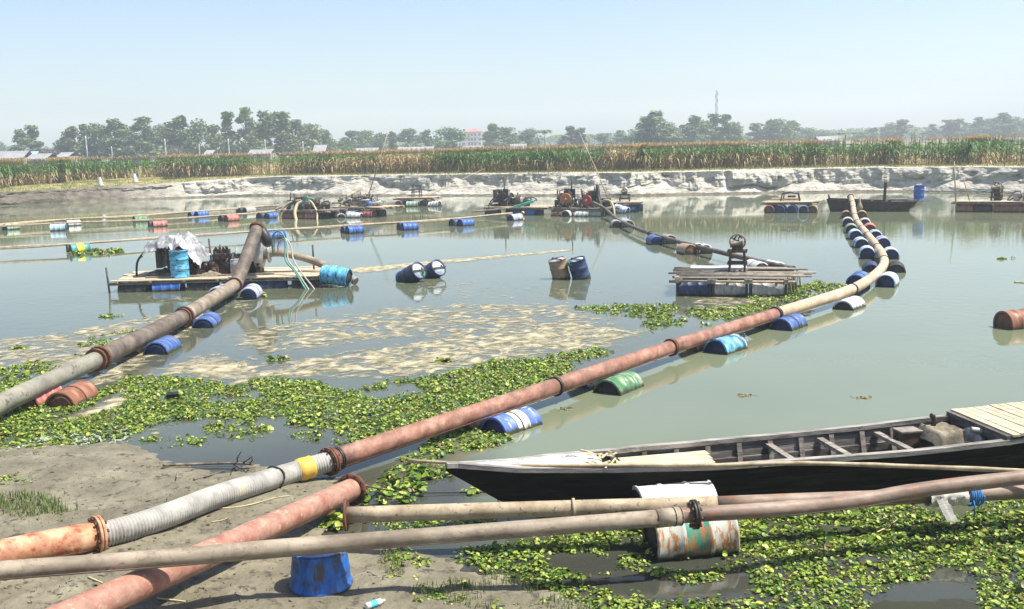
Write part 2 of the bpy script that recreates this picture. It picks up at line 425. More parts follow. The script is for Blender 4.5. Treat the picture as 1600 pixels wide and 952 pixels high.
def polydist(px, py, line):
    px = np.asarray(px, float); py = np.asarray(py, float)
    best = np.full(px.shape, 1e9)
    for i in range(len(line) - 1):
        x1, y1 = line[i][0], line[i][1]; x2, y2 = line[i + 1][0], line[i + 1][1]
        dx, dy = x2 - x1, y2 - y1
        t = np.clip(((px - x1) * dx + (py - y1) * dy) / (dx * dx + dy * dy + 1e-12), 0, 1)
        best = np.minimum(best, np.hypot(px - x1 - t * dx, py - y1 - t * dy))
    return best
# smooth lattice noise for arrays
_tab = RNG.random((256, 256))
def vnoise(x, y):
    xi = np.floor(x).astype(int); yi = np.floor(y).astype(int)
    fx = x - xi; fy = y - yi
    fx = fx * fx * (3 - 2 * fx); fy = fy * fy * (3 - 2 * fy)
    g = lambda a, b: _tab[a & 255, b & 255]
    return (g(xi, yi) * (1 - fx) + g(xi + 1, yi) * fx) * (1 - fy) + (g(xi, yi + 1) * (1 - fx) + g(xi + 1, yi + 1) * fx) * fy
def vfbm(x, y, o=4):
    s = 0; a = 0.5; t = 0
    for i in range(o):
        s = s + a * vnoise(x * 2 ** i + 17.3 * i, y * 2 ** i + 9.1 * i); t += a; a *= 0.55
    return s / t

# ------------------------------------------------------------------ near shore (mud)
SHORE_PX = [(-700, 740), (-300, 715), (-100, 706), (0, 700), (90, 694), (190, 692), (245, 712), (300, 733), (345, 742), (400, 730), (470, 738),
            (520, 752), (530, 795), (505, 835), (600, 852), (680, 868), (760, 890), (850, 925), (950, 962), (1300, 1120), (2200, 1500)]
SHORE = [G(a, b) for a, b in SHORE_PX]
LAND = [(p.x, p.y) for p in SHORE] + [(30, -12), (-40, -12), (-40, SHORE[0].y)]
FOOT = None
def ground_h(x, y):
    x = np.asarray(x, float); y = np.asarray(y, float)
    d = polydist(x, y, [(p.x, p.y) for p in SHORE])
    ins = inpoly(x, y, LAND)
    h = np.where(ins, 0.34 * (1 - np.exp(-d / 2.2)), -0.7 * (1 - np.exp(-d / 3.0)))
    h = h + 0.10 * (vfbm(x * 0.7 + 40, y * 0.7 + 40, 3) - 0.5) * np.clip(d / 0.8, 0.15, 1)
    h = h + 0.085 * (vfbm(x * 2.6 + 90, y * 2.6 + 20, 5) - 0.5)
    if FOOT is not None:
        for fx, fy, fs, fd in FOOT:
            h = h - fd * np.exp(-((x - fx) ** 2 + ((y - fy) * 1.3) ** 2) / (fs * fs)) + 0.35 * fd * np.exp(-((x - fx - fs) ** 2 + (y - fy) ** 2) / (fs * fs * 2))
    h = h + 0.020 * np.maximum(0, np.sin((y * 1.0 - x * 0.30) * 19 + 5 * vfbm(x * .8, y * .8, 3))) * (vfbm(x * .9 + 7, y * .9 + 3, 3) > .52)
    h = h + np.clip(7.0 - y, 0, 20) * 0.36
    return h
def GH(px, py, dz=0.0):
    z = 0.2
    for _ in range(12):
        p = G(px, py, z + dz)
        z = max(0.0, float(ground_h(p.x, p.y)))
    return G(px, py, z + dz)
_fr = np.random.default_rng(3)
FOOT = []
for _ in range(46):
    q = GH(_fr.uniform(0, 480), _fr.uniform(712, 850))
    FOOT.append((q.x, q.y, _fr.uniform(.05, .12), _fr.uniform(.02, .05)))
for _ in range(22):
    q = GH(_fr.uniform(180, 760), _fr.uniform(880, 950))
    FOOT.append((q.x, q.y, _fr.uniform(.05, .11), _fr.uniform(.01, .03)))
M_MUD = pm('river_mud', [(0.105, 0.092, 0.060), (0.150, 0.134, 0.090), (0.215, 0.195, 0.135)], 1.6, detail=10, rough=0.7, bump=0.9, spots=((0.055, 0.048, 0.034), 0.585, 5.0), fine=9, rand=False, bdist=0.05)
def build_mud():
    xs = np.arange(-14, 13.01, 0.06); ys = np.arange(-2, 22.01, 0.06)
    X, Y = np.meshgrid(xs, ys, indexing='ij')
    Z = ground_h(X, Y)
    V = np.stack([X, Y, Z], -1).reshape(-1, 3)
    nx, ny = len(xs), len(ys)
    I = (np.arange(nx - 1)[:, None] * ny + np.arange(ny - 1)[None, :]).ravel()
    F = np.stack([I, I + ny, I + ny + 1, I + 1], -1)
    o = bpy.data.objects.new('mud_shore', np_mesh('mud_shore', V, F, M_MUD, True))
    COL.objects.link(o); o['kind'] = 'structure'
build_mud()

# ------------------------------------------------------------------ far bank path
WL = [(-700, 88), (-500, 90), (-300, 92), (-150, 93), (0, 94), (110, 97), (240, 101), (400, 103), (480, 100), (560, 97), (700, 92), (850, 88), (1000, 84), (1200, 83),
      (1300, 82), (1400, 80), (1500, 77), (1600, 72), (1700, 65), (1850, 54), (2100, 40), (2600, 24)]
def bank_pt(px):
    for i in range(len(WL) - 1):
        if WL[i][0] <= px <= WL[i + 1][0]:
            t = (px - WL[i][0]) / (WL[i + 1][0] - WL[i][0])
            t2 = t * t * (3 - 2 * t) * 0.5 + t * 0.5
            y = WL[i][1] + (WL[i + 1][1] - WL[i][1]) * t2
            return Vector(((px - 800) / FPX * y * 1.012, y, 0))
    return None
BPX = np.arange(-700, 2600.1, 3.0)
BP = [bank_pt(float(p)) for p in BPX]
BN = []
for i in range(len(BP)):
    t = (BP[min(i + 3, len(BP) - 1)] - BP[max(i - 3, 0)]).normalized()
    BN.append(Vector((-t.y, t.x, 0)))
def bank_h(px):
    return float(np.interp(px, [-700, 200, 300, 430, 2600], [1.15, 1.15, 1.45, 1.88, 1.90]))
def field_h(px):
    return float(np.interp(px, [-700, 0, 250, 2600], [1.5, 1.6, 2.0, 2.0]))
def bank_material():
    m = bpy.data.materials.new('sandy_cut_bank'); m.use_nodes = True
    nt = m.node_tree; n, L = nt.nodes, nt.links
    b = n['Principled BSDF']; b.inputs['Roughness'].default_value = 0.95; b.inputs['Specular IOR Level'].default_value = 0.1
    tc = n.new('ShaderNodeTexCoord')
    mp = n.new('ShaderNodeMapping'); mp.inputs['Scale'].default_value = (0.8, 0.8, 2.4); L.new(tc.outputs['Object'], mp.inputs[0])
    nz = n.new('ShaderNodeTexNoise'); nz.inputs['Scale'].default_value = 1.1; nz.inputs['Detail'].default_value = 8; nz.inputs['Roughness'].default_value = 0.65
    L.new(mp.outputs[0], nz.inputs['Vector'])
    cr = n.new('ShaderNodeValToRGB')
    els = [(0.30, (0.13, 0.115, 0.09)), (0.41, (0.32, 0.295, 0.245)), (0.51, (0.47, 0.44, 0.375)), (0.70, (0.58, 0.55, 0.485))]
    while len(cr.color_ramp.elements) < 4: cr.color_ramp.elements.new(0.5)
    for e, (p, c) in zip(cr.color_ramp.elements, els): e.position = p; e.color = c4(c)
    L.new(nz.outputs['Fac'], cr.inputs[0])
    # darker loam to the left and wet foot, grass lip on top
    at = n.new('ShaderNodeAttribute'); at.attribute_name = 'soil'
    sp = n.new('ShaderNodeSeparateColor'); L.new(at.outputs['Color'], sp.inputs[0])
    mx = n.new('ShaderNodeMix'); mx.data_type = 'RGBA'; L.new(sp.outputs[0], mx.inputs[0]); L.new(cr.outputs[0], mx.inputs[6])
    n4 = n.new('ShaderNodeTexNoise'); n4.inputs['Scale'].default_value = 1.4; n4.inputs['Detail'].default_value = 7; L.new(tc.outputs['Object'], n4.inputs['Vector'])
    cr2 = n.new('ShaderNodeValToRGB'); cr2.color_ramp.elements[0].position = 0.35; cr2.color_ramp.elements[0].color = c4((0.035, 0.029, 0.020)); cr2.color_ramp.elements[1].position = 0.65; cr2.color_ramp.elements[1].color = c4((0.14, 0.118, 0.085))
    L.new(n4.outputs['Fac'], cr2.inputs[0]); L.new(cr2.outputs[0], mx.inputs[7])
    mx2 = n.new('ShaderNodeMix'); mx2.data_type = 'RGBA'; L.new(sp.outputs[1], mx2.inputs[0]); L.new(mx.outputs[2], mx2.inputs[6])
    cr3 = n.new('ShaderNodeValToRGB'); cr3.color_ramp.elements[0].position = 0.4; cr3.color_ramp.elements[0].color = c4((0.13, 0.15, 0.045)); cr3.color_ramp.elements[1].position = 0.6; cr3.color_ramp.elements[1].color = c4((0.34, 0.28, 0.13))
    L.new(n4.outputs['Fac'], cr3.inputs[0]); L.new(cr3.outputs[0], mx2.inputs[7])
    L.new(mx2.outputs[2], b.inputs['Base Color'])
    n3 = n.new('ShaderNodeTexNoise'); n3.inputs['Scale'].default_value = 5; n3.inputs['Detail'].default_value = 6; L.new(mp.outputs[0], n3.inputs['Vector'])
    bp = n.new('ShaderNodeBump'); bp.inputs['Strength'].default_value = 0.8; bp.inputs['Distance'].default_value = 0.12
    L.new(n3.outputs['Fac'], bp.inputs['Height']); L.new(bp.outputs[0], b.inputs['Normal'])
    return m
M_BANK = bank_material()
def build_bank():
    NS = 46
    V, C = [], []
    S = np.arange(len(BPX)) * 0.17
    f1 = lambda x, o: float(vfbm(np.array(float(x)), np.array(float(o)), 4))
    block = RNG.random(4000)
    for i, px in enumerate(BPX):
        h = bank_h(px) + 0.10 * (f1(S[i] * 0.35, 77) - .5); fh = field_h(px)
        p, nn = BP[i], BN[i]
        s = S[i]
        wob = 2.4 * (f1(s * 0.12, 3.1) - 0.5)
        tal = min(0.85, max(0.15, .40 + (f1(s * 0.10 + 50, 7.7) - 0.5) * 1.1 + 0.5 * (f1(s * .5, 61) - .5)))
        loam = float(np.interp(px, [-700, 180, 330, 2600], [0.95, 0.9, 0.0, 0.0]))
        if px < 300: tal = max(tal, .75)
        # slabs: stretches of cut face that stand forward or have fallen back
        w = s * 0.30 + 1.2 * f1(s * .2, 15)
        kb = int(math.floor(w)) % 4000; fr_ = w - math.floor(w)
        e = min(1, fr_ / .12)
        slab = (block[kb] * e + block[(kb - 1) % 4000] * (1 - e) - .5) * 0.85
        run = 0.35 + 1.7 * tal * h / 2
        for j in range(NS + 1):
            u = j / NS
            if u < 0.08:
                off = -4 + 4 * u / 0.08; z = -0.9 + 0.9 * u / 0.08
            elif u < 0.44:                                  # slumped talus
                t = (u - 0.08) / 0.36
                lump = f1(s * 0.9, t * 2.2 + 11) - 0.5; fine_ = f1(s * 3.1, t * 7 + 40) - 0.5
                off = t * run + .9 * lump * t * (1.2 - t)
                z = h * tal * (t ** 1.1) + (0.55 * lump + 0.28 * fine_) * math.sin(PI * min(1, t * 1.15)) * (.35 + .65 * tal)
                z = max(z, 0.02 * t)
            elif u < 0.84:                                  # cut face with strata
                t = (u - 0.44) / 0.40
                z = h * tal + h * (1 - tal) * t
                led = 0.5 * (f1(s * .22, z * 5.0 + 3) - .5) * f1(s * .15, 33)
                off = run + 0.55 * t + (slab + led + 1.1 * (f1(s * 0.8 + 31, t * 1.2) - 0.5) + .5 * (f1(s * 3.3, t * 2) - .5)) * math.sin(PI * (0.15 + .75 * t))
            else:
                t = (u - 0.84) / 0.16
                off = run + 0.55 + t * 7.0 + slab * .45 * (1 - t)
                z = h + 0.07 * (f1(s * 0.8, t * 3.) - 0.5)
                z += (fh - h) * (min(1, t * 1.2) ** 0.8 if px < 250 else t)
            q = p + nn * (off + wob * min(1, max(0, u * 4)))
            V.append((q.x, q.y, z))
            C.append((max(loam, 0.85 if z < 0.14 else 0.0), 1.0 if u > 0.855 else 0.0, 0, 1))
    n = NS + 1
    nx = len(BPX)
    I = (np.arange(nx - 1)[:, None] * n + np.arange(NS)[None, :]).ravel()
    F = np.stack([I, I + n, I + n + 1, I + 1], -1)
    me = np_mesh('far_bank', V, F, M_BANK, False)
    ca = me.color_attributes.new('soil', 'FLOAT_COLOR', 'POINT')
    ca.data.foreach_set('color', np.array(C, dtype=np.float32).ravel())
    o = bpy.data.objects.new('far_bank', me); COL.objects.link(o); o['kind'] = 'structure'
    # field beyond
    M_FIELD = pm('field_soil', [(0.14, 0.12, 0.06), (0.22, 0.18, 0.09), (0.12, 0.15, 0.05)], 0.05, rough=0.95, bump=0, rand=False)
    V = []
    for i in range(0, len(BPX), 6):
        p, nn = BP[i], BN[i]
        fh = field_h(BPX[i])
        for off, z in ((6.0, fh - 0.12), (12, fh - 0.05), (40, 2.0)):
            q = p + nn * off
            V.append((q.x, q.y, z))
        r = Vector((p.x, p.y + 40, 0)).normalized()
        V.append((r.x * 1500 + p.x, p.y + abs(r.y) * 1500 + 200, 2.0)); V.append((r.x * 4500 + p.x, p.y + abs(r.y) * 4500 + 300, 2.0))
    nx = len(V) // 5
    I = (np.arange(nx - 1)[:, None] * 5 + np.arange(4)[None, :]).ravel()
    F = np.stack([I, I + 5, I + 6, I + 1], -1)
    o = bpy.data.objects.new('field_ground', np_mesh('field_ground', V, F, M_FIELD, True)); COL.objects.link(o); o['kind'] = 'structure'
build_bank()

# ------------------------------------------------------------------ water
PIPE_B_WATER_PX = [(520, 719), (868, 604), (1048, 543), (1212, 491), (1300, 463), (1372, 424), (1383, 408), (1368, 382), (1343, 352), (1331, 312)]
def build_water():
    m = bpy.data.materials.new('pond_water'); m.use_nodes = True
    nt = m.node_tree; n, L = nt.nodes, nt.links
    b = n['Principled BSDF']
    b.inputs['Roughness'].default_value = 0.035; b.inputs['IOR'].default_value = 1.333
    at = n.new('ShaderNodeAttribute'); at.attribute_name = 'silt'
    tc = n.new('ShaderNodeTexCoord')
    nz = n.new('ShaderNodeTexNoise'); nz.inputs['Scale'].default_value = 0.22; nz.inputs['Detail'].default_value = 4; L.new(tc.outputs['Object'], nz.inputs['Vector'])
    ad = n.new('ShaderNodeMath'); ad.operation = 'MULTIPLY_ADD'; ad.inputs[1].default_value = 0.5; L.new(nz.outputs['Fac'], ad.inputs[0])
    sb = n.new('ShaderNodeMath'); sb.operation = 'SUBTRACT'; sb.inputs[1].default_value = 0.25; L.new(ad.outputs[0], sb.inputs[0])
    L.new(at.outputs['Fac'], ad.inputs[2])
    cr = n.new('ShaderNodeValToRGB')
    while len(cr.color_ramp.elements) < 3: cr.color_ramp.elements.new(0.5)
    for e, (p, c) in zip(cr.color_ramp.elements, [(0.0, (0.030, 0.030, 0.026)), (0.5, (0.090, 0.102, 0.066)), (1.0, (0.145, 0.168, 0.105))]): e.position = p; e.color = c4(c)
    L.new(sb.outputs[0], cr.inputs[0]); L.new(cr.outputs[0], b.inputs['Base Color'])
    mp = n.new('ShaderNodeMapping'); mp.inputs['Scale'].default_value = (1, 1, 1); L.new(tc.outputs['Object'], mp.inputs[0])
    w1 = n.new('ShaderNodeTexNoise'); w1.inputs['Scale'].default_value = 2.6; w1.inputs['Detail'].default_value = 3; L.new(mp.outputs[0], w1.inputs['Vector'])
    w2 = n.new('ShaderNodeTexNoise'); w2.inputs['Scale'].default_value = 0.12; w2.inputs['Detail'].default_value = 2; L.new(mp.outputs[0], w2.inputs['Vector'])
    mr = n.new('ShaderNodeMapRange'); mr.inputs[1].default_value = 0.40; mr.inputs[2].default_value = 0.62; mr.inputs[3].default_value = 0.15; mr.inputs[4].default_value = 1.0
    L.new(w2.outputs['Fac'], mr.inputs[0])
    mu = n.new('ShaderNodeMath'); mu.operation = 'MULTIPLY'; mu.inputs[1].default_value = 0.10; L.new(mr.outputs[0], mu.inputs[0])
    bp = n.new('ShaderNodeBump'); bp.inputs['Distance'].default_value = 0.05
    L.new(mu.outputs[0], bp.inputs['Strength']); L.new(w1.outputs['Fac'], bp.inputs['Height']); L.new(bp.outputs[0], b.inputs['Normal'])
    xs = np.concatenate([np.linspace(-230, -42, 12), np.arange(-40, 40.1, 0.8), np.linspace(42, 230, 12)])
    ys = np.concatenate([np.linspace(-6, 6, 4), np.arange(7, 70, 0.8), np.linspace(70, 150, 10)])
    X, Y = np.meshgrid(xs, ys, indexing='ij')
    pb = [G(a, c) for a, c in PIPE_B_WATER_PX]
    d = polydist(X, Y, [(p.x, p.y) for p in pb])
    poly = [(p.x, p.y) for p in pb] + [(pb[-1].x, 150), (-230, 150), (-230, -6), (pb[0].x, -6)]
    left = inpoly(X, Y, poly)
    sgn = np.where(left, -d, d)
    right_val = 0.95
    left_val = np.clip(0.42 + (Y - 24) / 30 * 0.40, 0.30, 0.90)
    t = np.clip((sgn + 0.4) / 0.8, 0, 1)
    val = left_val + (right_val - left_val) * t
    near = np.clip((Y - np.where(X > -0.5, 10.6, 13.0)) / 2.2, 0, 1)
    val = val * (0.12 + 0.88 * near)
    V = np.stack([X, Y, np.zeros_like(X)], -1).reshape(-1, 3)
    nx, ny = len(xs), len(ys)
    I = (np.arange(nx - 1)[:, None] * ny + np.arange(ny - 1)[None, :]).ravel()
    F = np.stack([I, I + ny, I + ny + 1, I + 1], -1)
    me = np_mesh('water', V, F, m, True)
    a = me.attributes.new('silt', 'FLOAT', 'POINT'); a.data.foreach_set('value', val.astype(np.float32).ravel())
    o = bpy.data.objects.new('water', me); COL.objects.link(o); o['kind'] = 'structure'
build_water()

# ------------------------------------------------------------------ haze
def build_haze():
    mb = MB().box((0, 560, 19), (2600, 1180, 44))
    o = bpy.data.objects.new('haze', mb.mesh('haze')); COL.objects.link(o)
    m = bpy.data.materials.new('haze_air'); m.use_nodes = True
    n = m.node_tree.nodes; n.clear()
    out = n.new('ShaderNodeOutputMaterial'); v = n.new('ShaderNodeVolumePrincipled')
    v.inputs['Color'].default_value = (0.80, 0.90, 1.0, 1); v.inputs['Density'].default_value = 0.00095; v.inputs['Anisotropy'].default_value = 0.2
    m.node_tree.links.new(v.outputs[0], out.inputs['Volume'])
    o.data.materials.append(m); o['kind'] = 'stuff'
build_haze()

# ------------------------------------------------------------------ maize field
def maize_material():
    m = bpy.data.materials.new('maize_leaf'); m.use_nodes = True
    n, L = m.node_tree.nodes, m.node_tree.links
    b = n['Principled BSDF']; b.inputs['Roughness'].default_value = 0.55; b.inputs['Specular IOR Level'].default_value = 0.35
    at = n.new('ShaderNodeAttribute'); at.attribute_name = 'tone'
    L.new(at.outputs['Color'], b.inputs['Base Color'])
    tr = n.new('ShaderNodeBsdfTranslucent'); L.new(at.outputs['Color'], tr.inputs[0])
    mx = n.new('ShaderNodeMixShader'); mx.inputs[0].default_value = 0.25
    L.new(b.outputs[0], mx.inputs[1]); L.new(tr.outputs[0], mx.inputs[2]); L.new(mx.outputs[0], n['Material Output'].inputs[0])
    return m
def maize_template(seed):
    r = np.random.default_rng(seed)
    V, F, K = [], [], []          # K: 0 stalk 1 leaf 2 tassel 3 cob
    def strip(P, W, side, kind):
        k = len(V)
        for p, w in zip(P, W):
            V.append(p - side * w / 2); V.append(p + side * w / 2); K.extend([kind, kind])
        for i in range(len(P) - 1):
            F.append((k + 2 * i, k + 2 * i + 1, k + 2 * i + 3, k + 2 * i + 2))
    H = 1.0
    a = r.uniform(0, PI)
    for q in (a, a + PI / 2):
        s = np.array([math.cos(q), math.sin(q), 0])
        strip([np.array([0, 0, z]) for z in (0, 0.5, 0.92)], (0.030, 0.024, 0.012), s, 0)
    nl = 11
    for i in range(nl):
        z0 = 0.10 + 0.72 * i / nl + r.uniform(-0.02, 0.02)
        az = a + (i % 2) * PI + r.normal(0, 0.5)
        d = np.array([math.cos(az), math.sin(az), 0]); sd_ = np.array([-math.sin(az), math.cos(az), 0])
        ln = r.uniform(0.26, 0.40) * (0.75 + 0.5 * math.sin(PI * (i + 1) / nl))
        rise = r.uniform(0.4, 1.0); dry = z0 < 0.36
        P = []
        for t in (0, 0.3, 0.65, 1.0):
            x = ln * t * (0.75 if not dry else 0.5)
            z = z0 + ln * (rise * t - (1.3 if not dry else 1.6) * t * t) * 0.75
            P.append(d * x + np.array([0, 0, max(0.01, z)]))
        tw = sd_ * 0.8 + np.array([0, 0, 1]) * r.uniform(-0.6, 0.6)
        strip(P, (0.035, 0.050, 0.038, 0.004), tw / np.linalg.norm(tw), 1)
    if r.random() < 0.8:
        strip([np.array([0.02, 0, 0.45]), np.array([0.05, 0.01, 0.50]), np.array([0.06, 0.01, 0.56])], (0.03, 0.035, 0.01), np.array([0, 1., 0]), 3)
    for i in range(5):
        az = r.uniform(0, 2 * PI); sp_ = 0.0 if i == 0 else r.uniform(0.03, 0.09)
        d = np.array([math.cos(az), math.sin(az), 0])
        strip([np.array([0, 0, 0.88]), d * sp_ * 0.6 + np.array([0, 0, 0.95]), d * sp_ + np.array([0, 0, 1.0 if i == 0 else 0.975])], (0.008, 0.014, 0.010), np.array([-d[1], d[0], 0]), 2)
    return np.array(V), np.array(F), np.array(K)
def build_maize():
    T = [maize_template(s) for s in range(8)]
    VV, FF, CC = [], [], []
    k = 0
    arc = np.concatenate([[0], np.cumsum([(BP[i + 1] - BP[i]).length for i in range(len(BP) - 1)])])
    bx = np.array([p.x for p in BP]); by = np.array([p.y for p in BP]); nx_ = np.array([q.x for q in BN]); ny_ = np.array([q.y for q in BN])
    for row in range(14):
        sp = 0.22 if row < 4 else 0.34
        s0 = np.interp(-160, BPX, arc); s1 = np.interp(1800, BPX, arc)
        for s in np.arange(s0, s1, sp):
            s += RNG.normal(0, 0.05)
            px = float(np.interp(s, arc, BPX))
            off = 5.0 + row * 0.55 + RNG.normal(0, 0.10) + 1.2 * (float(vfbm(np.array(s * 0.05), np.array(1.), 2)) - 0.5)
            if px < 420: off += 2.6 * min(1, max(0, (420 - px) / 180)) * min(1, max(0, (px - 40) / 120))
            x = np.interp(s, arc, bx) + np.interp(s, arc, nx_) * off; y = np.interp(s, arc, by) + np.interp(s, arc, ny_) * off
            zb = field_h(px) - 0.03
            H = 4.22 - zb + RNG.normal(0, 0.07) + 0.22 * (float(vfbm(np.array(s * 0.11 + 5), np.array(2.), 3)) - 0.5)
            if row == 0 and RNG.random() < 0.06: continue
            V, F, K = T[RNG.integers(len(T))]
            an = RNG.uniform(0, 2 * PI); c, sn = math.cos(an), math.sin(an)
            P = np.empty_like(V)
            P[:, 0] = (V[:, 0] * c - V[:, 1] * sn) * 2.2 + x + V[:, 2] ** 2 * RNG.normal(0, 0.10)
            P[:, 1] = (V[:, 0] * sn + V[:, 1] * c) * 2.2 + y
            P[:, 2] = V[:, 2] * H + zb
            dry = float(np.interp(px, [-200, 100, 230, 265, 310, 330, 420, 430, 540, 560, 620, 640, 890, 910, 950, 965, 1150, 1400, 1800],
                                  [.32, .34, .36, .50, .58, .40, .42, .55, .62, .78, .72, .38, .36, .85, .80, .45, .50, .36, .22]))
            dl = dry + 0.16 * (float(vfbm(np.array(s * 0.35 + 9), np.array(4.), 3)) - 0.5) + RNG.normal(0, 0.07)
            hz = V[:, 2] + RNG.normal(0, 0.04, len(V))
            f = np.clip((dl - hz) / 0.16 + 0.5, 0, 1)[:, None]
            g = RNG.random()
            green = np.array([0.045 + 0.06 * g, 0.115 + 0.08 * g, 0.018 + 0.012 * g]); tan = np.array([0.46, 0.345, 0.165]) * RNG.uniform(0.65, 1.1)
            yel = np.array([0.27, 0.25, 0.075])
            C = green * (1 - f) + tan * f
            up = np.clip((V[:, 2] - 0.80) / 0.15, 0, 1)[:, None] * 0.40
            C = C * (1 - up) + yel * up
            C[K == 2] = np.array([0.40, 0.28, 0.13]) * RNG.uniform(0.8, 1.2)
            C[K == 0] = C[K == 0] * 0.5 + np.array([0.25, 0.19, 0.07]) * 0.5
            C[K == 3] = np.array([0.42, 0.33, 0.17])
            VV.append(P); FF.append(F + k); CC.append(C); k += len(V)
    V = np.concatenate(VV); F = np.concatenate(FF); C = np.concatenate(CC) * 1.12
    me = np_mesh('maize_crop', V, F, maize_material(), True)
    ca = me.color_attributes.new('tone', 'FLOAT_COLOR', 'POINT')
    ca.data.foreach_set('color', np.concatenate([C, np.ones((len(C), 1))], 1).astype(np.float32).ravel())
    o = bpy.data.objects.new('maize_crop', me); COL.objects.link(o)
    o['kind'] = 'stuff'; tag(o, 'ripening maize crop standing in a dense band along the far bank', 'maize')
build_maize()

# grass on the lip of the far bank
def leaf_mat(name, c0, c1, rough=0.55, trans=0.25):
    m = bpy.data.materials.new(name); m.use_nodes = True
    n, L = m.node_tree.nodes, m.node_tree.links
    b = n['Principled BSDF']; b.inputs['Roughness'].default_value = rough; b.inputs['Specular IOR Level'].default_value = 0.4
    ge = n.new('ShaderNodeNewGeometry')
    cr = n.new('ShaderNodeValToRGB')
    cols = [c0, tuple((a * 0.55 + b_ * 0.45) for a, b_ in zip(c0, c1)), c1]
    while len(cr.color_ramp.elements) < 3: cr.color_ramp.elements.new(0.5)
    for e, p, c in zip(cr.color_ramp.elements, (0, 0.55, 1.0), cols): e.position = p; e.color = c4(c)
    L.new(ge.outputs['Random Per Island'], cr.inputs[0]); L.new(cr.outputs[0], b.inputs['Base Color'])
    tr = n.new('ShaderNodeBsdfTranslucent'); L.new(cr.outputs[0], tr.inputs[0])
    mx = n.new('ShaderNodeMixShader'); mx.inputs[0].default_value = trans
    L.new(b.outputs[0], mx.inputs[1]); L.new(tr.outputs[0], mx.inputs[2]); L.new(mx.outputs[0], n['Material Output'].inputs[0])
    return m
M_GRASS = leaf_mat('grass_blade', (0.10, 0.13, 0.03), (0.36, 0.32, 0.12))
M_GRASSG = leaf_mat('green_grass_blade', (0.055, 0.11, 0.02), (0.20, 0.24, 0.06))
def blades(P, hmin, hmax, w, lean, seed):
    r = np.random.default_rng(seed)
    n = len(P)
    az = r.uniform(0, 2 * PI, n); h = r.uniform(hmin, hmax, n); ln = r.uniform(0, lean, n) * h
    d = np.stack([np.cos(az), np.sin(az), np.zeros(n)], 1); s = np.stack([-np.sin(az), np.cos(az), np.zeros(n)], 1)
    up = np.array([0, 0, 1.])
    v0 = P - s * w / 2; v1 = P + s * w / 2
    mid = P + d * (ln * 0.35)[:, None] + up * (h * 0.6)[:, None]
    v2 = mid + s * w * 0.35; v3 = mid - s * w * 0.35
    v4 = P + d * ln[:, None] + up * h[:, None]
    V = np.stack([v0, v1, v2, v3, v4, v4 + s * 0.002], 1).reshape(-1, 3)
    k = np.arange(n)[:, None] * 6
    F = np.concatenate([k + np.array([[0, 1, 2, 3]]), k + np.array([[3, 2, 5, 4]])], 0)
    return V, F
def build_bank_grass():
    P = []
    for i, px in enumerate(BPX):
        if px < -200 or px > 1850: continue
        dens = 26 if px < 330 else 16
        for _ in range(dens):
            off = RNG.uniform(1.2, 5.0) if px > 330 else RNG.uniform(1.5, 8.0)
            p = BP[i] + BN[i] * off + Vector((RNG.uniform(-.2, .2), 0, 0))
            P.append((p.x, p.y, bank_h(px) + (field_h(px) - bank_h(px)) * min(1, off / 7) - 0.02))
    V, F = blades(np.array(P), 0.05, 0.26, 0.035, 0.7, 3)
    o = bpy.data.objects.new('bank_grass', np_mesh('bank_grass', V, F, M_GRASS, True)); COL.objects.link(o); o['kind'] = 'stuff'
    tag(o, 'dry yellow-green grass along the lip of the far bank', 'grass')
build_bank_grass()

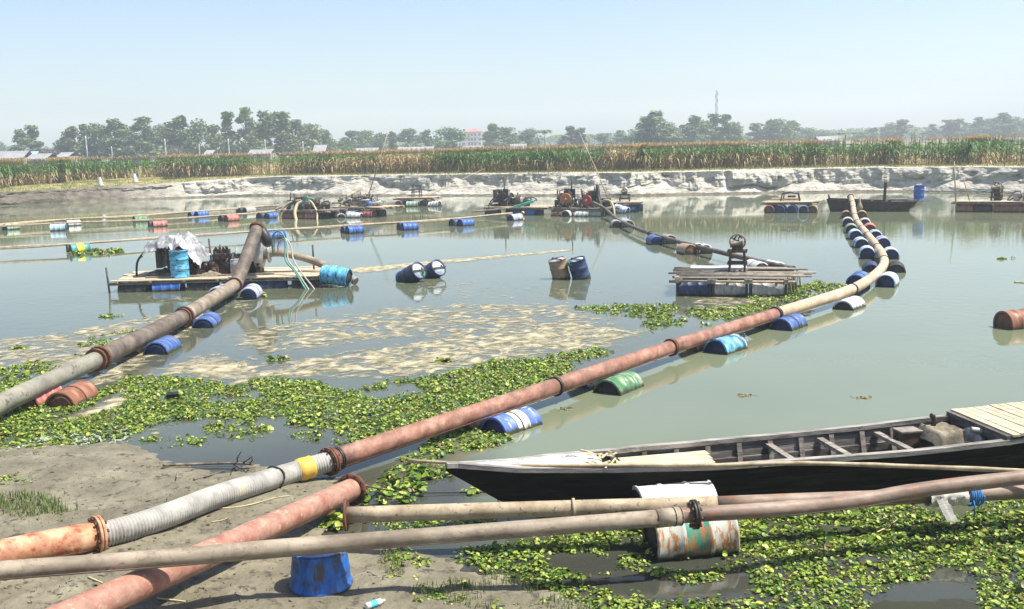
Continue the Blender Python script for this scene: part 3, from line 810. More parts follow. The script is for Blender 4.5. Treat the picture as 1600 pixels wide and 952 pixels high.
# ------------------------------------------------------------------ trees
def crown_mat(name, c0, c1):
    return leaf_mat(name, c0, c1, 0.6, 0.2)
M_CROWN = {'euc': crown_mat('grey_green_foliage', (0.080, 0.130, 0.055), (0.240, 0.300, 0.125)),
           'round': crown_mat('dark_green_foliage', (0.045, 0.090, 0.032), (0.145, 0.215, 0.070)),
           'bright': crown_mat('bright_green_foliage', (0.06, 0.13, 0.03), (0.16, 0.26, 0.07)),
           'bare': crown_mat('dusty_brown_twigs', (0.10, 0.085, 0.07), (0.20, 0.16, 0.14))}
def crown_template(kind, seed):
    """unit tree: height 1, trunk base at origin"""
    r = np.random.default_rng(seed)
    lobes = []
    if kind == 'euc':
        for i in range(34):
            t = 0.10 + 0.86 * r.random() ** 0.9; a = r.uniform(0, 2 * PI); q = 0.27 * math.sqrt(r.random()) * min(1.0, 1.35 * (1.08 - t))
            lobes.append((q * math.cos(a), q * math.sin(a), t, r.uniform(0.05, 0.10) * (1.2 - 0.5 * t), r.uniform(0.045, 0.09)))
    elif kind == 'slender':
        for i in range(14):
            t = r.uniform(0.18, 0.95); a = r.uniform(0, 2 * PI); q = r.uniform(0.0, 0.10)
            lobes.append((q * math.cos(a), q * math.sin(a), t, r.uniform(0.05, 0.085), r.uniform(0.06, 0.10)))
    elif kind == 'round':
        for i in range(20):
            a = r.uniform(0, 2 * PI); t = r.uniform(0.14, 0.88); q = r.uniform(0.05, 0.34) * math.sin(PI * min(1, max(0.15, (t - 0.1) / 0.85)))
            lobes.append((q * math.cos(a), q * math.sin(a), t, r.uniform(0.11, 0.18), r.uniform(0.09, 0.14)))
    elif kind == 'bush':
        for i in range(12):
            a = r.uniform(0, 2 * PI); t = r.uniform(0.15, 0.8); q = r.uniform(0.1, 0.55) * (1.1 - t)
            lobes.append((q * math.cos(a), q * math.sin(a), t, r.uniform(0.14, 0.24), r.uniform(0.10, 0.2)))
    elif kind == 'palm':
        V, F = [], []
        for i in range(18):
            a = 2 * PI * i / 18 + r.uniform(-.1, .1); up = r.uniform(0.0, 1.0)
            d = np.array([math.cos(a), math.sin(a), 0]); s = np.array([-math.sin(a), math.cos(a), 0])
            P = [np.array([0, 0, 0.84]) + d * 0.20 * t + np.array([0, 0, 1]) * (0.16 * up * t - 0.17 * t * t) for t in (0, .35, .7, 1)]
            for sg in (-1, 1):
                k = len(V)
                for p, w in zip(P, (0.01, 0.045, 0.04, 0.005)):
                    V.append(p); V.append(p + s * sg * w - np.array([0, 0, w * 0.6]))
                for j in range(3): F.append((k + 2 * j, k + 2 * j + 1, k + 2 * j + 3, k + 2 * j + 2))
        return np.array(V), np.array(F), []
    V, F = [], []
    vol = np.array([l[3] ** 2 * l[4] for l in lobes]); vol = vol ** 0.7; vol /= vol.sum()
    N = {'euc': 2000, 'slender': 1200, 'round': 2300, 'bush': 1500}[kind]
    for li, l in enumerate(lobes):
        n = int(N * vol[li]) + 5
        d = r.normal(size=(n, 3)); d /= np.linalg.norm(d, axis=1)[:, None]
        q = r.uniform(0.15, 1.3, n) ** 0.6
        c = np.array(l[:3]) + d * q[:, None] * np.array([l[3], l[3], l[4]])
        c[:, 2] = np.maximum(c[:, 2], 0.03)
        sz = r.uniform(0.012, 0.028, n) * (1.25 if kind == 'bush' else 1.0)
        u = r.normal(size=(n, 3)); u /= np.linalg.norm(u, axis=1)[:, None]
        w = np.cross(u, r.normal(size=(n, 3))); w /= np.linalg.norm(w, axis=1)[:, None]
        k = len(V)
        for i in range(n):
            V += [c[i] - u[i] * sz[i] - w[i] * sz[i] * .6, c[i] + u[i] * sz[i] * .7 - w[i] * sz[i] * .7, c[i] + u[i] * sz[i] + w[i] * sz[i] * .6, c[i] - u[i] * sz[i] * .6 + w[i] * sz[i] * .8]
            F.append((k + 4 * i, k + 4 * i + 1, k + 4 * i + 2, k + 4 * i + 3))
    return np.array(V), np.array(F), lobes
def trunk_template(kind, lobes, seed):
    r = random.Random(seed)
    mb = MB()
    top = 0.86 if kind in ('euc', 'slender', 'palm') else 0.6
    w = 0.012 if kind != 'bush' else 0.02
    pts = [(r.uniform(-.012, .012) * i, r.uniform(-.012, .012) * i, top * i / 5) for i in range(6)]
    mb.tube(pts, [w * (1.5 - 1.2 * i / 5) for i in range(6)], 6)
    for l in lobes:
        z0 = max(0.12, l[2] - 0.22) * (0.9 if kind != 'bush' else 0.4)
        z0 = min(z0, top * 0.95)
        mb.tube([(0, 0, z0), (l[0] * .5, l[1] * .5, (z0 + l[2]) / 2 + .02), (l[0], l[1], l[2])], [w * .6, w * .4, w * .15], 4)
    return mb.mesh('trunk')
TREE_T = {}
for kind, cnt in (('euc', 4), ('slender', 2), ('round', 4), ('bush', 2), ('palm', 1)):
    for v in range(cnt):
        V, F, lb = crown_template(kind, 100 + v * 7 + len(kind))
        cm = {}
        TREE_T[(kind, v)] = (V, F, lb, trunk_template(kind, lb, v))
_crown_cache = {}
def ordinal(n):
    return {1: 'first', 2: 'second', 3: 'third', 4: 'fourth', 5: 'fifth', 6: 'sixth', 7: 'seventh', 8: 'eighth', 9: 'ninth', 10: 'tenth', 11: 'eleventh', 12: 'twelfth'}.get(n) or (
        str(n) + ('th' if 10 < n % 100 < 20 else {1: 'st', 2: 'nd', 3: 'rd'}.get(n % 10, 'th')))
TREES = [  # px centre, top py, px width, kind, colour, depth
    (3, 221, 14, 'round', 'round', 420), (18, 227, 14, 'round', 'round', 430), (34, 203, 24, 'euc', 'euc', 250), (50, 197, 20, 'slender', 'euc', 255), (62, 223, 44, 'bush', 'bare', 240), (84, 228, 36, 'bush', 'euc', 260),
    (100, 214, 30, 'round', 'round', 250), (114, 196, 26, 'euc', 'euc', 245), (133, 194, 26, 'euc', 'euc', 250), (156, 190, 34, 'round', 'euc', 250),
    (182, 187, 34, 'euc', 'euc', 246), (203, 193, 30, 'round', 'euc', 260), (228, 183, 42, 'euc', 'euc', 245), (252, 192, 30, 'round', 'euc', 262), (270, 224, 30, 'bush', 'bare', 238),
    (283, 179, 34, 'euc', 'round', 248), (312, 185, 36, 'round', 'euc', 252), (334, 195, 26, 'euc', 'euc', 255), (349, 206, 22, 'round', 'round', 262), (359, 176, 18, 'slender', 'round', 240),
    (387, 168, 30, 'euc', 'euc', 240), (402, 188, 26, 'round', 'euc', 255), (418, 174, 26, 'slender', 'euc', 244), (439, 176, 26, 'slender', 'euc', 246), (463, 187, 32, 'euc', 'euc', 250), (485, 191, 28, 'round', 'euc', 258),
    (505, 200, 24, 'round', 'round', 265), (521, 216, 20, 'round', 'euc', 290), (540, 213, 26, 'bush', 'bright', 255), (552, 204, 28, 'euc', 'euc', 320), (572, 202, 28, 'round', 'euc', 325), (594, 206, 24, 'round', 'round', 300),
    (615, 206, 12, 'slender', 'round', 290), (639, 201, 32, 'euc', 'euc', 330), (668, 203, 14, 'slender', 'round', 320), (684, 214, 22, 'round', 'euc', 360), (704, 197, 40, 'round', 'bright', 290),
    (771, 193, 22, 'euc', 'euc', 310), (788, 197, 40, 'round', 'round', 320), (806, 210, 22, 'round', 'euc', 340), (827, 199, 26, 'round', 'round', 300), (852, 197, 16, 'palm', 'round', 290), (874, 206, 22, 'palm', 'euc', 300),
    (892, 196, 22, 'euc', 'bare', 310), (906, 200, 18, 'slender', 'euc', 300), (920, 206, 14, 'palm', 'round', 310), (944, 207, 24, 'round', 'euc', 360), (969, 203, 20, 'euc', 'euc', 370), (985, 211, 26, 'round', 'euc', 390),
    (1004, 193, 30, 'round', 'round', 275), (1022, 174, 44, 'euc', 'euc', 270), (1040, 190, 28, 'round', 'euc', 280), (1068, 195, 20, 'euc', 'euc', 300), (1085, 181, 30, 'euc', 'euc', 300), (1102, 186, 28, 'round', 'euc', 305),
    (1113, 179, 18, 'slender', 'round', 310), (1134, 179, 26, 'euc', 'round', 300), (1143, 189, 24, 'round', 'euc', 300), (1160, 212, 24, 'round', 'euc', 400), (1183, 193, 20, 'slender', 'euc', 330), (1204, 188, 26, 'euc', 'euc', 330),
    (1217, 184, 34, 'round', 'euc', 330), (1238, 189, 22, 'euc', 'euc', 335), (1262, 198, 28, 'round', 'euc', 380), (1285, 202, 30, 'round', 'euc', 400), (1320, 203, 30, 'palm', 'round', 250), (1344, 205, 24, 'round', 'euc', 400),
    (1364, 199, 22, 'euc', 'euc', 420), (1390, 191, 26, 'round', 'euc', 400), (1408, 187, 24, 'euc', 'euc', 400), (1428, 197, 18, 'palm', 'euc', 390), (1440, 195, 16, 'palm', 'euc', 395), (1456, 194, 20, 'euc', 'euc', 410),
    (1480, 188, 22, 'slender', 'euc', 410), (1497, 186, 22, 'euc', 'euc', 405), (1512, 192, 24, 'round', 'euc', 420), (1527, 183, 22, 'euc', 'euc', 415), (1546, 184, 26, 'round', 'euc', 420), (1565, 177, 26, 'euc', 'euc', 400), (1585, 181, 28, 'round', 'euc', 410), (1606, 184, 30, 'euc', 'euc', 415)]
KINDW = {'euc': 0.50, 'slender': 0.32, 'round': 0.78, 'bush': 1.25, 'palm': 0.42}
KINDN = {'euc': 'feathery tall', 'slender': 'narrow upright', 'round': 'rounded leafy', 'bush': 'low spreading', 'palm': 'palm-like'}
COLN = {'euc': 'grey-green', 'round': 'dark green', 'bright': 'bright green', 'bare': 'dusty brown'}
def build_trees():
    ts = sorted(TREES)
    for i, (px, py, w, kind, colr, dep) in enumerate(ts):
        base = D(px, 235, dep); base.z = 1.95
        top = D(px, py, dep)
        H = top.z - 1.95
        W = w * dep / FPX * 1.8
        vs = [v for (k_, v) in TREE_T if k_ == kind]
        v = vs[i % len(vs)]
        V, F, lb, tm = TREE_T[(kind, v)]
        key = (kind, v, colr)
        if key not in _crown_cache:
            _crown_cache[key] = (np_mesh('crown', V, F, M_CROWN[colr], False), tm.copy())
            _crown_cache[key][1].materials.append(M_BARK)
        cme, tme = _crown_cache[key]
        nm = 'palm_tree' if kind == 'palm' else ('bush' if kind == 'bush' else 'tree')
        t = thing(nm, f'{KINDN[kind]} {COLN[colr]} {nm.replace("_", " ")} on the skyline, {ordinal(i + 1)} from the left edge', nm.replace('_', ' '), base, 0.0, 'trees along the skyline')
        sx = W / KINDW[kind]
        t.rotation_euler = (0, 0, (i * 2.399) % (2 * PI))
        t.scale = (sx, sx, H)
        for nm2, me in (('crown', cme), ('trunk', tme)):
            o = bpy.data.objects.new(nm2, me); COL.objects.link(o); o.parent = t
build_trees()
def build_wood():
    r = np.random.default_rng(5)
    V, F = [], []
    n = 60000
    an = r.uniform(-0.62, 0.62, n); dep = r.uniform(560, 700, n)
    x = np.tan(an) * dep
    hh = 2.5 + 8 * vfbm(x * 0.03, dep * 0.005, 4)
    z = 2 + r.uniform(0, 1, n) ** 0.8 * hh
    sz = r.uniform(0.5, 1.1, n)
    c = np.stack([x, dep, z], 1)
    u = r.normal(size=(n, 3)); u /= np.linalg.norm(u, axis=1)[:, None]
    w = np.cross(u, r.normal(size=(n, 3))); w /= np.linalg.norm(w, axis=1)[:, None]
    u *= sz[:, None]; w *= sz[:, None]
    V = np.stack([c - u, c - w * .8, c + u, c + w * .8], 1).reshape(-1, 3)
    F = np.arange(4 * n).reshape(-1, 4)
    o = bpy.data.objects.new('distant_woodland', np_mesh('distant_woodland', V, F, M_CROWN['euc'])); COL.objects.link(o); o['kind'] = 'stuff'
    tag(o, 'hazy belt of distant woodland behind the skyline trees', 'woodland')
build_wood()

# ------------------------------------------------------------------ houses, poles, mast
def hip_house():
    y0 = 560.0
    base = D(741, 236, y0); base.z = 2.0
    t = thing('house', 'tall white storeyed house with red hipped roofs beyond the maize', 'house', base)
    W, Dp, H = 8.6, 8.0, D(741, 207, y0).z - 2.0
    MB().box(base + Vector((0, 0, H / 2)), (W, Dp, H)).build('wall', M_WHITEWALL, t)
    wing = Vector((-W / 2 - 1.3, 0.5, 0)); HW = H * 0.76
    MB().box(base + wing + Vector((0, 0, HW / 2)), (2.6, Dp - 1, HW)).build('wing_wall', M_WHITEWALL, t)
    def roof(c, w, d, h):
        m = MB(); k = 0
        o = 0.6
        m.poly([c + Vector((-w/2-o, -d/2-o, 0)), c + Vector((w/2+o, -d/2-o, 0)), c + Vector((w*.12, 0, h)), c + Vector((-w*.12, 0, h))])
        m.poly([c + Vector((w/2+o, d/2+o, 0)), c + Vector((-w/2-o, d/2+o, 0)), c + Vector((-w*.12, 0, h)), c + Vector((w*.12, 0, h))])
        m.poly([c + Vector((-w/2-o, d/2+o, 0)), c + Vector((-w/2-o, -d/2-o, 0)), c + Vector((-w*.12, 0, h))])
        m.poly([c + Vector((w/2+o, -d/2-o, 0)), c + Vector((w/2+o, d/2+o, 0)), c + Vector((w*.12, 0, h))])
        m.poly([c + Vector((-w/2-o, -d/2-o, -.01)), c + Vector((-w/2-o, d/2+o, -.01)), c + Vector((w/2+o, d/2+o, -.01)), c + Vector((w/2+o, -d/2-o, -.01))])
        m.box(c + Vector((0, 0, -0.16)), (w + 2 * o - .05, d + 2 * o - .05, 0.28))
        return m
    roof(base + Vector((0, 0, H + 0.3)), W, Dp, 1.7).build('roof', M_PINKROOF, t)
    roof(base + wing + Vector((0, 0, HW + 0.3)), 2.6, Dp - 1, 0.8).build('roof', M_PINKROOF, t)
    for fl in range(4):
        zf = H * (fl + 0.5) / 4
        MB().box(base + Vector((-0.4, -Dp / 2 - 0.35, H * (fl + 0.98) / 4 - 0.35)), (W * 0.66, 0.7, 0.25)).build('balcony_slab', M_PINKROOF if fl < 3 else M_WHITEWALL, t)
        for x in (-2.6, -0.9, 0.8, 3.2):
            w = MB().box(base + Vector((x, -Dp / 2 - 0.02, zf)), (1.1, 0.10, 1.35)).build('window', M_WINDOW, t)
            MB().box(base + Vector((x, -Dp / 2 - 0.06, zf - 0.76)), (1.4, 0.16, 0.12)).build('sill', M_WHITEWALL, w)
        if fl < 3:
            MB().box(base + wing + Vector((0, -(Dp - 1) / 2 - 0.02, zf)), (1.5, 0.10, 1.6)).build('window', M_WINDOW, t)
hip_house()
def shed(px, py, wpx, dep, label, roofm, hroof=1.3):
    base = D(px, 240, dep); base.z = 2.0
    ridge = D(px, py, dep).z
    W = wpx * dep / FPX; Dp = 5.0; eave = ridge - hroof
    t = thing('tin_shed', label, 'shed', base, 0.0, 'tin-roofed houses beyond the maize')
    MB().box(base + Vector((0, 0, (eave - 2) / 2)), (W * 0.94, Dp, eave - 2)).build('wall', M_MUDWALL, t)
    b = base.copy(); b.z = 0
    m = MB()
    e = 0.5
    for s in (-1, 1):
        m.sheet(lambda u, v, s=s: b + Vector(((u - .5) * W, s * (Dp / 2 + e) * (1 - v), eave - 0.1 + (hroof + .1) * v + 0.03 * math.sin(u * 60))), 40, 1, False)
    m.build('roof', roofm, t)
    MB().box(base + Vector((0, -Dp / 2 - .03, 1.0)), (0.9, 0.08, 1.9)).build('door', M_WINDOW, t)
shed(22, 236, 48, 200, 'long pale tin-roofed house at the far left of the skyline', M_TIN)
shed(50, 237, 22, 215, 'low house with turquoise tin roof near the left edge', M_TINBLUE)
shed(66, 240, 32, 190, 'short tin-roofed house right of the turquoise roof', M_TIN, 0.9)
shed(106, 238, 20, 210, 'tiny pale roof beneath the trees left of the first pole', M_TIN, 0.8)
shed(330, 234.5, 14, 220, 'small white roof under the tall trees at left', M_TIN, 0.9)
shed(410, 233.5, 36, 210, 'pale flat tin roof below the tallest trees', M_TIN, 0.8)
shed(502, 226.5, 20, 240, 'white gabled house between trees at left of centre', M_TIN, 1.6)
shed(562, 231.5, 60, 260, 'long low white roof left of the leaning bamboo pole', M_TIN, 0.9)
shed(650, 229.5, 56, 270, 'long low white roof right of the leaning bamboo pole', M_TIN, 0.9)
shed(742, 228, 46, 330, 'white roof just in front of the storeyed house', M_TIN, 1.1)
shed(810, 225, 26, 280, 'bright tin roof right of the storeyed house', M_TIN, 1.2)
shed(1291, 213, 34, 260, 'low white roof beside the dark palm at right', M_TIN, 1.0)
def upole(px, py, dep, label):
    base = D(px, 240, dep); base.z = 1.98
    top = D(px, py, dep).z
    t = thing('utility_pole', label, 'pole', base, 0.0, 'utility poles beyond the maize')
    MB().cyl(base, (base.x, base.y, top), 0.16, 0.10, 8).build('shaft', M_CONC, t)
    MB().box((base.x, base.y - 0.15, top - 0.45), (1.3, 0.10, 0.12)).build('crossarm', M_CONC, t)
    for s in (-0.55, 0, 0.55):
        MB().cyl((base.x + s, base.y - 0.15, top - 0.39), (base.x + s, base.y - 0.15, top - 0.17), 0.05, 0.03, 6).build('insulator', M_WHITEWALL, t)
for px, py, dep, lb in ((136, 213, 190, 'tallest pale utility pole, leftmost of the row'), (175, 229, 230, 'short pale utility pole right of the leftmost pole'),
                        (259, 217, 195, 'pale utility pole before the bushy trees, third from left'), (312, 225, 230, 'thin pale utility pole just left of the slender tree'),
                        (358, 217, 200, 'pale utility pole at the foot of the slender tree'), (415, 218, 210, 'pale utility pole in front of the tallest trees'),
                        (474, 221, 225, 'pale utility pole right of the tallest trees'), (716, 222, 250, 'slim pale pole left of the storeyed house')):
    upole(px, py, dep, lb)
def mast():
    dep = 430.0
    base = D(1119, 225, dep); base.z = 2.0
    top = D(1119, 141, dep).z
    t = thing('radio_mast', 'tall thin lattice mast with antennas rising above the trees', 'mast', base)
    w = 0.75
    m = MB()
    for a in range(3):
        an = a * 2 * PI / 3
        m.cyl(base + Vector((w * math.cos(an), w * math.sin(an), 0)), Vector((base.x + .25 * math.cos(an), base.y + .25 * math.sin(an), top)), 0.10, 0.08, 5)
    m.build('leg_frame', M_MASTM, t)
    m = MB()
    nb = 22
    for i in range(nb):
        z0 = 2 + (top - 2) * i / nb; z1 = 2 + (top - 2) * (i + 1) / nb
        q0 = w + (.25 - w) * i / nb; q1 = w + (.25 - w) * (i + 1) / nb
        for a in range(3):
            a0, a1 = a * 2 * PI / 3, (a + 1) * 2 * PI / 3
            m.beam((base.x + q0 * math.cos(a0), base.y + q0 * math.sin(a0), z0), (base.x + q1 * math.cos(a1), base.y + q1 * math.sin(a1), z1), 0.09, 0.09)
    m.build('bracing', M_MASTM, t)
    for k, (dz, sx) in enumerate(((1.4, 1), (2.6, -1), (4.2, 1), (6.0, -1), (7.4, 1))):
        MB().box((base.x + sx * 0.4, base.y - 0.3, top - dz), (0.22, 0.2, 1.4)).build('antenna', M_MASTM, t)
mast()

# ------------------------------------------------------------------ drums
DRUM_R, DRUM_L = 0.29, 0.88
def _drum_meshes():
    mb = MB()
    h = DRUM_L / 2
    R = DRUM_R
    prof = [(-h, R - .03), (-h, R + .012), (-h + .02, R + .012), (-h + .03, R)]
    for c in (-0.15, 0.15):
        prof += [(c - .035, R), (c - .015, R + .014), (c + .015, R + .014), (c + .035, R)]
    prof += [(h - .03, R), (h - .02, R + .012), (h, R + .012), (h, R - .03)]
    mb.lathe((0, 0, 0), (1, 0, 0), prof, 28, True, False, False)
    shell = mb.mesh('shell')
    lid = MB().lathe((0, 0, 0), (1, 0, 0), [(-0.03, R - .012), (0.0, R - .022), (-0.012, R * .62), (0, R * .60), (0.0, 0.02)], 28, True, False, True).mesh('lid')
    bung = MB().lathe((0.0, 0.16, 0.06), (1, 0, 0), [(0, .035), (.012, .035), (.016, .02)], 10).mesh('bung')
    return shell, lid, bung
SHELL, LID, BUNG = _drum_meshes()
_lash = MB()
for _x in (-.02,):
    _lash.lathe((_x, 0, 0), (1, 0, 0), [(0, DRUM_R + .002), (.004, DRUM_R + .014), (.018, DRUM_R + .014), (.022, DRUM_R + .002)], 24, True, False, False)
LASHM = _lash.mesh('rope_lashing'); LASHM.materials.append(M_ROPE)
for me in (SHELL, LID, BUNG):
    me.materials.append(DR['blue'])
def setmat(o, m):
    o.material_slots[0].link = 'OBJECT'
    o.material_slots[0].material = m
LIDFOR = {'brown': LIDR, 'tan': LIDR, 'red': LIDR, 'pink': LIDR, 'rustgreen': LIDR, 'blue': LIDB, 'royal': LIDB, 'bluewhite': LIDB, 'whiteblue': LIDB, 'cyan': LIDB, 'lilac': LIDB, 'scuffblue': LIDB}
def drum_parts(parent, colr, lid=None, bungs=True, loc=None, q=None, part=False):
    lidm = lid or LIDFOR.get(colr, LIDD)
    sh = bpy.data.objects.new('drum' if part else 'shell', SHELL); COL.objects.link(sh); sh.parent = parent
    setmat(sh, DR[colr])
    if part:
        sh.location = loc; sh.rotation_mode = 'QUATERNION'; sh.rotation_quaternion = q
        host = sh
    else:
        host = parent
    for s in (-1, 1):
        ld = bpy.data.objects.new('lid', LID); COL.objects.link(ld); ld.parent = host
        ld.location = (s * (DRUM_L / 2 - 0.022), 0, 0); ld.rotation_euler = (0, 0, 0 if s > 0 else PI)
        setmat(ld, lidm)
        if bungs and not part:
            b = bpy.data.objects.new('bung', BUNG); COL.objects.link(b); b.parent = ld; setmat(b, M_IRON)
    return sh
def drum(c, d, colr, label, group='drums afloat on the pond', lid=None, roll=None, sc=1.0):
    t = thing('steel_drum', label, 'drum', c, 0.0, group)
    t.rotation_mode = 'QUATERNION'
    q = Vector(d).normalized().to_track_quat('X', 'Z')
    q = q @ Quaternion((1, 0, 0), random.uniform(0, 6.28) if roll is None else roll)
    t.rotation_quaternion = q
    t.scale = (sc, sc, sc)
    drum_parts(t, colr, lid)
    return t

# ------------------------------------------------------------------ pipes
def resample(pts, step):
    out = [Vector(pts[0])]
    for a, b in zip(pts[:-1], pts[1:]):
        a, b = Vector(a), Vector(b)
        n = max(1, int((b - a).length / step))
        for i in range(1, n + 1):
            out.append(a.lerp(b, i / n))
    return out
def pipe_section(parent, pts, r, mat, name='pipe_section', seg=20, ribs=False, step=0.35, hollow=0.0):
    P = resample(pts, 0.0085 if ribs else step)
    if ribs:
        rr = [r + (-0.009 if i % 4 == 0 else 0.004) for i in range(len(P))]
        rr = [q * (1 + 0.015 * math.sin(i * 0.016) + 0.008 * math.sin(i * 0.043)) for i, q in enumerate(rr)]
    else:
        rr = [r * (1 + 0.012 * math.sin(i * 0.7) + 0.02 * fbm(P[i].x * 1.7, P[i].y * 1.7, 4)) for i in range(len(P))]
    o = MB().tube(P, rr, seg).build(name, mat, parent)
    if name == 'pipe_section':
        off = Vector((0.25, -0.80, -0.55)).normalized() * (r * 1.005)
        d = (P[-1] - P[0]).normalized(); off = (off - d * off.dot(d)).normalized() * (r * 1.008)
        MB().tube([p + off for p in P], .007, 5).build('weld_seam', mat, o)
        ln = (P[-1] - P[0]).length
        for q in range(1, int(ln / 3.0)):
            c_ = P[0].lerp(P[-1], q * 3.0 / ln) if len(pts) == 2 else None
            if c_ is not None:
                MB().lathe(c_ - d * .012, d, [(0, r * 1.0), (.006, r * 1.035), (.018, r * 1.035), (.024, r * 1.0)], 20, True, False, False).build('weld_ring', mat, o)
    return o
def flange(parent, c, d, r, mat=None, double=True, bolts=0, thick=0.03, k=1.32):
    d = Vector(d).normalized()
    m = MB()
    R = r * k
    offs = (-thick - 0.004, 0.004) if double else (-thick / 2,)
    for o in offs:
        m.lathe(Vector(c) + d * o, d, [(0, R * .985), (0.003, R), (thick - .003, R), (thick, R * .985)], 24, True)
    f = m.build('flange', mat or M_RUSTFL, parent)
    if bolts:
        a, b = frame_for(d)
        for i in range(bolts):
            an = 2 * PI * i / bolts
            p = Vector(c) + (a * math.cos(an) + b * math.sin(an)) * (r + R) / 2 * 1.02
            MB().lathe(p - d * (thick + .03), d, [(0, .012), (0, .019), (.016, .019), (.016, .010), (2 * thick + .044, .010), (2 * thick + .044, .019), (2 * thick + .06, .019)], 6, False).build('bolt', M_IRONR, f)
    return f
def band(parent, c, d, r, w=0.05, mat=None):
    d = Vector(d).normalized()
    return MB().lathe(Vector(c) - d * w / 2, d, [(0, r + .004), (0, r + .02), (w, r + .02), (w, r + .004)], 20, True, False, False).build('strap', mat or M_ROPE, parent)
def along(pts, px, py, z):
    return G(px, py, z)

ZB = 0.28
RB = 0.142
RH = 0.134
RO = 0.155
# --- long red pipeline B
pB = [GH(-70, 889, 0.14), GH(0, 868, .14), GH(80, 851, .14), GH(152, 838, .14)]
hB = [GH(152, 838, .12), GH(200, 826, .12), GH(260, 806, .12), GH(330, 779, .12), GH(400, 756, .12), GH(455, 739, .12), G(515, 721, .22)]
hB = spline(hB, 6)
j0 = G(515, 721, .22); j1 = G(868, 604, ZB); j2 = G(1048, 543, ZB); j3 = G(1212, 491, ZB)
bend = [j3, G(1260, 476, ZB), G(1302, 463, ZB), G(1338, 449, ZB), G(1366, 431, ZB), G(1381, 413, ZB), G(1378, 397, ZB), G(1366, 380, ZB), G(1354, 365, ZB), G(1343, 352, ZB), G(1337, 342, ZB), G(1334, 331, .40), D(1332, 318, 57.0), D(1329, 308, 57.8)]
tB = thing('red_pipeline', 'long red and tan dredge pipeline floating on drums, from the shore to the moored boat', 'pipeline', (j0.x, j0.y, 0))
o = pipe_section(tB, pB, RO, M_ORPIPE); o['label'] = 'orange rusted shore end of the pipe'
o = pipe_section(tB, hB, RH, M_HOSE, 'ribbed_hose', 24, True); o['label'] = 'grey ribbed hose lying on the mud'
pipe_section(tB, [j0, j1], RB, M_REDPIPE, step=.5)
pipe_section(tB, [j1, j2], RB, M_REDPIPE, step=.5)
pipe_section(tB, [j2, j3], RB, M_REDPIPE, step=.5)
bendS = spline(bend, 5)
o = pipe_section(tB, bendS, RB, M_TANPIPE, 'curved_hose', step=.4); o['label'] = 'tan curved hose at the far end'
flange(tB, pB[-1], hB[1] - pB[-2], RO, M_ORPIPE, True, 12, 0.03, 1.40)
flange(tB, j0, j1 - j0, RB, None, True, 10, 0.03, 1.36)
flange(tB, j0 + (j1 - j0).normalized() * 0.14, j1 - j0, RB, M_IRON, True, 0, 0.02, 1.12)
flange(tB, j1, j1 - j0, RB, M_IRON, False, 0, 0.05, 1.2)
flange(tB, j2, j2 - j1, RB, None, True, 0, 0.035, 1.25)
flange(tB, j3, j3 - j2, RB, M_IRON, True, 0, 0.04, 1.25)
# yellow wrap and rope on the hose
def hose_at(px):
    best = min(range(len(hB)), key=lambda i: abs(800 + FPX * (hB[i] - CO).dot(CR) / (hB[i] - CO).dot(CF) - px))
    best = max(1, min(len(hB) - 2, best))
    return hB[best], (hB[best + 1] - hB[best - 1]).normalized()
c, d = hose_at(479)
MB().lathe(c - d * .11, d, [(0, RH + .006), (0.01, RH + .016), (.07, RH + .020), (.15, RH + .014), (.20, RH + .018), (.22, RH + .006)], 24, True, False, False).build('yellow_wrap', M_YELTAPE, tB)
c, d = hose_at(432)
a_, b_ = frame_for(d)
MB().tube([c + (a_ * math.cos(q) + b_ * math.sin(q)) * (RH + .016) + d * .02 * math.sin(3 * q) for q in np.linspace(0, 6.3, 26)], 0.011, 6).build('rope_tie', M_ROPE, tB)
for px, py, mt in ((1336, 452, M_BLACK), (1377, 407, M_BLACK), (1365, 385, M_BLACK), (1354, 369, M_RUSTFL), (1344, 357, M_RUSTFL), (1337, 347, M_IRON), (1335, 337, M_IRON), (1333, 326, M_IRON), (1331, 317, M_IRON)):
    q = min(range(len(bendS)), key=lambda i: abs((lambda v: 476 - FPX * v.dot(CU) / v.dot(CF))(bendS[i] - CO) - py))
    q = max(1, min(len(bendS) - 2, q))
    band(tB, bendS[q], bendS[q + 1] - bendS[q - 1], RB, 0.07, mt)
flange(tB, bend[-1], bend[-1] - bend[-2], RB, M_RUSTFL, False, 0, 0.04, 1.3)

CN = {'royal': 'bright blue', 'sky': 'sky-blue', 'pale': 'pale blue', 'greengrey': 'pale green', 'whiteblue': 'white and blue', 'brown': 'rust-brown'}
def pair_on(path, px, py, zp, near, far, lab_near, lab_far, off=0.335, along_=0.0, zc=-0.01, group='drum floats under the red pipeline', offs=None):
    """two drums either side of the pipe at that point, axis along the pipe"""
    c = G(px, py, zp)
    i = min(range(len(path) - 1), key=lambda k: (Vector((path[k].x + path[k + 1].x, path[k].y + path[k + 1].y)) / 2 - Vector((c.x, c.y))).length)
    d = (path[i + 1] - path[i]); d.z = 0; d.normalize()
    n = Vector((d.y, -d.x, 0))      # right of travel
    if (c + n).y > (c - n).y and abs(n.y) > 0.25: n = -n
    if abs(n.y) <= 0.25 and n.x < 0: n = -n
    for s, colr, lb in ((1, near, lab_near), (-1, far, lab_far)):
        if colr:
            dd = d.copy(); dd.z = random.uniform(-.03, .03); dd = Quaternion((0, 0, 1), random.uniform(-.05, .05)) @ dd
            p = c + n * (s * off) + d * (along_ * s + random.uniform(-.06, .06)); p.z = zc + random.uniform(-.03, .03)
            dt = drum(p, dd, colr, lb, group, sc=.94)
            if random.random() < .5:
                lo = bpy.data.objects.new('rope_lashing', LASHM); COL.objects.link(lo); lo.parent = dt
straight = [j0, j1, j2, j3]
st = resample(straight, 0.5)
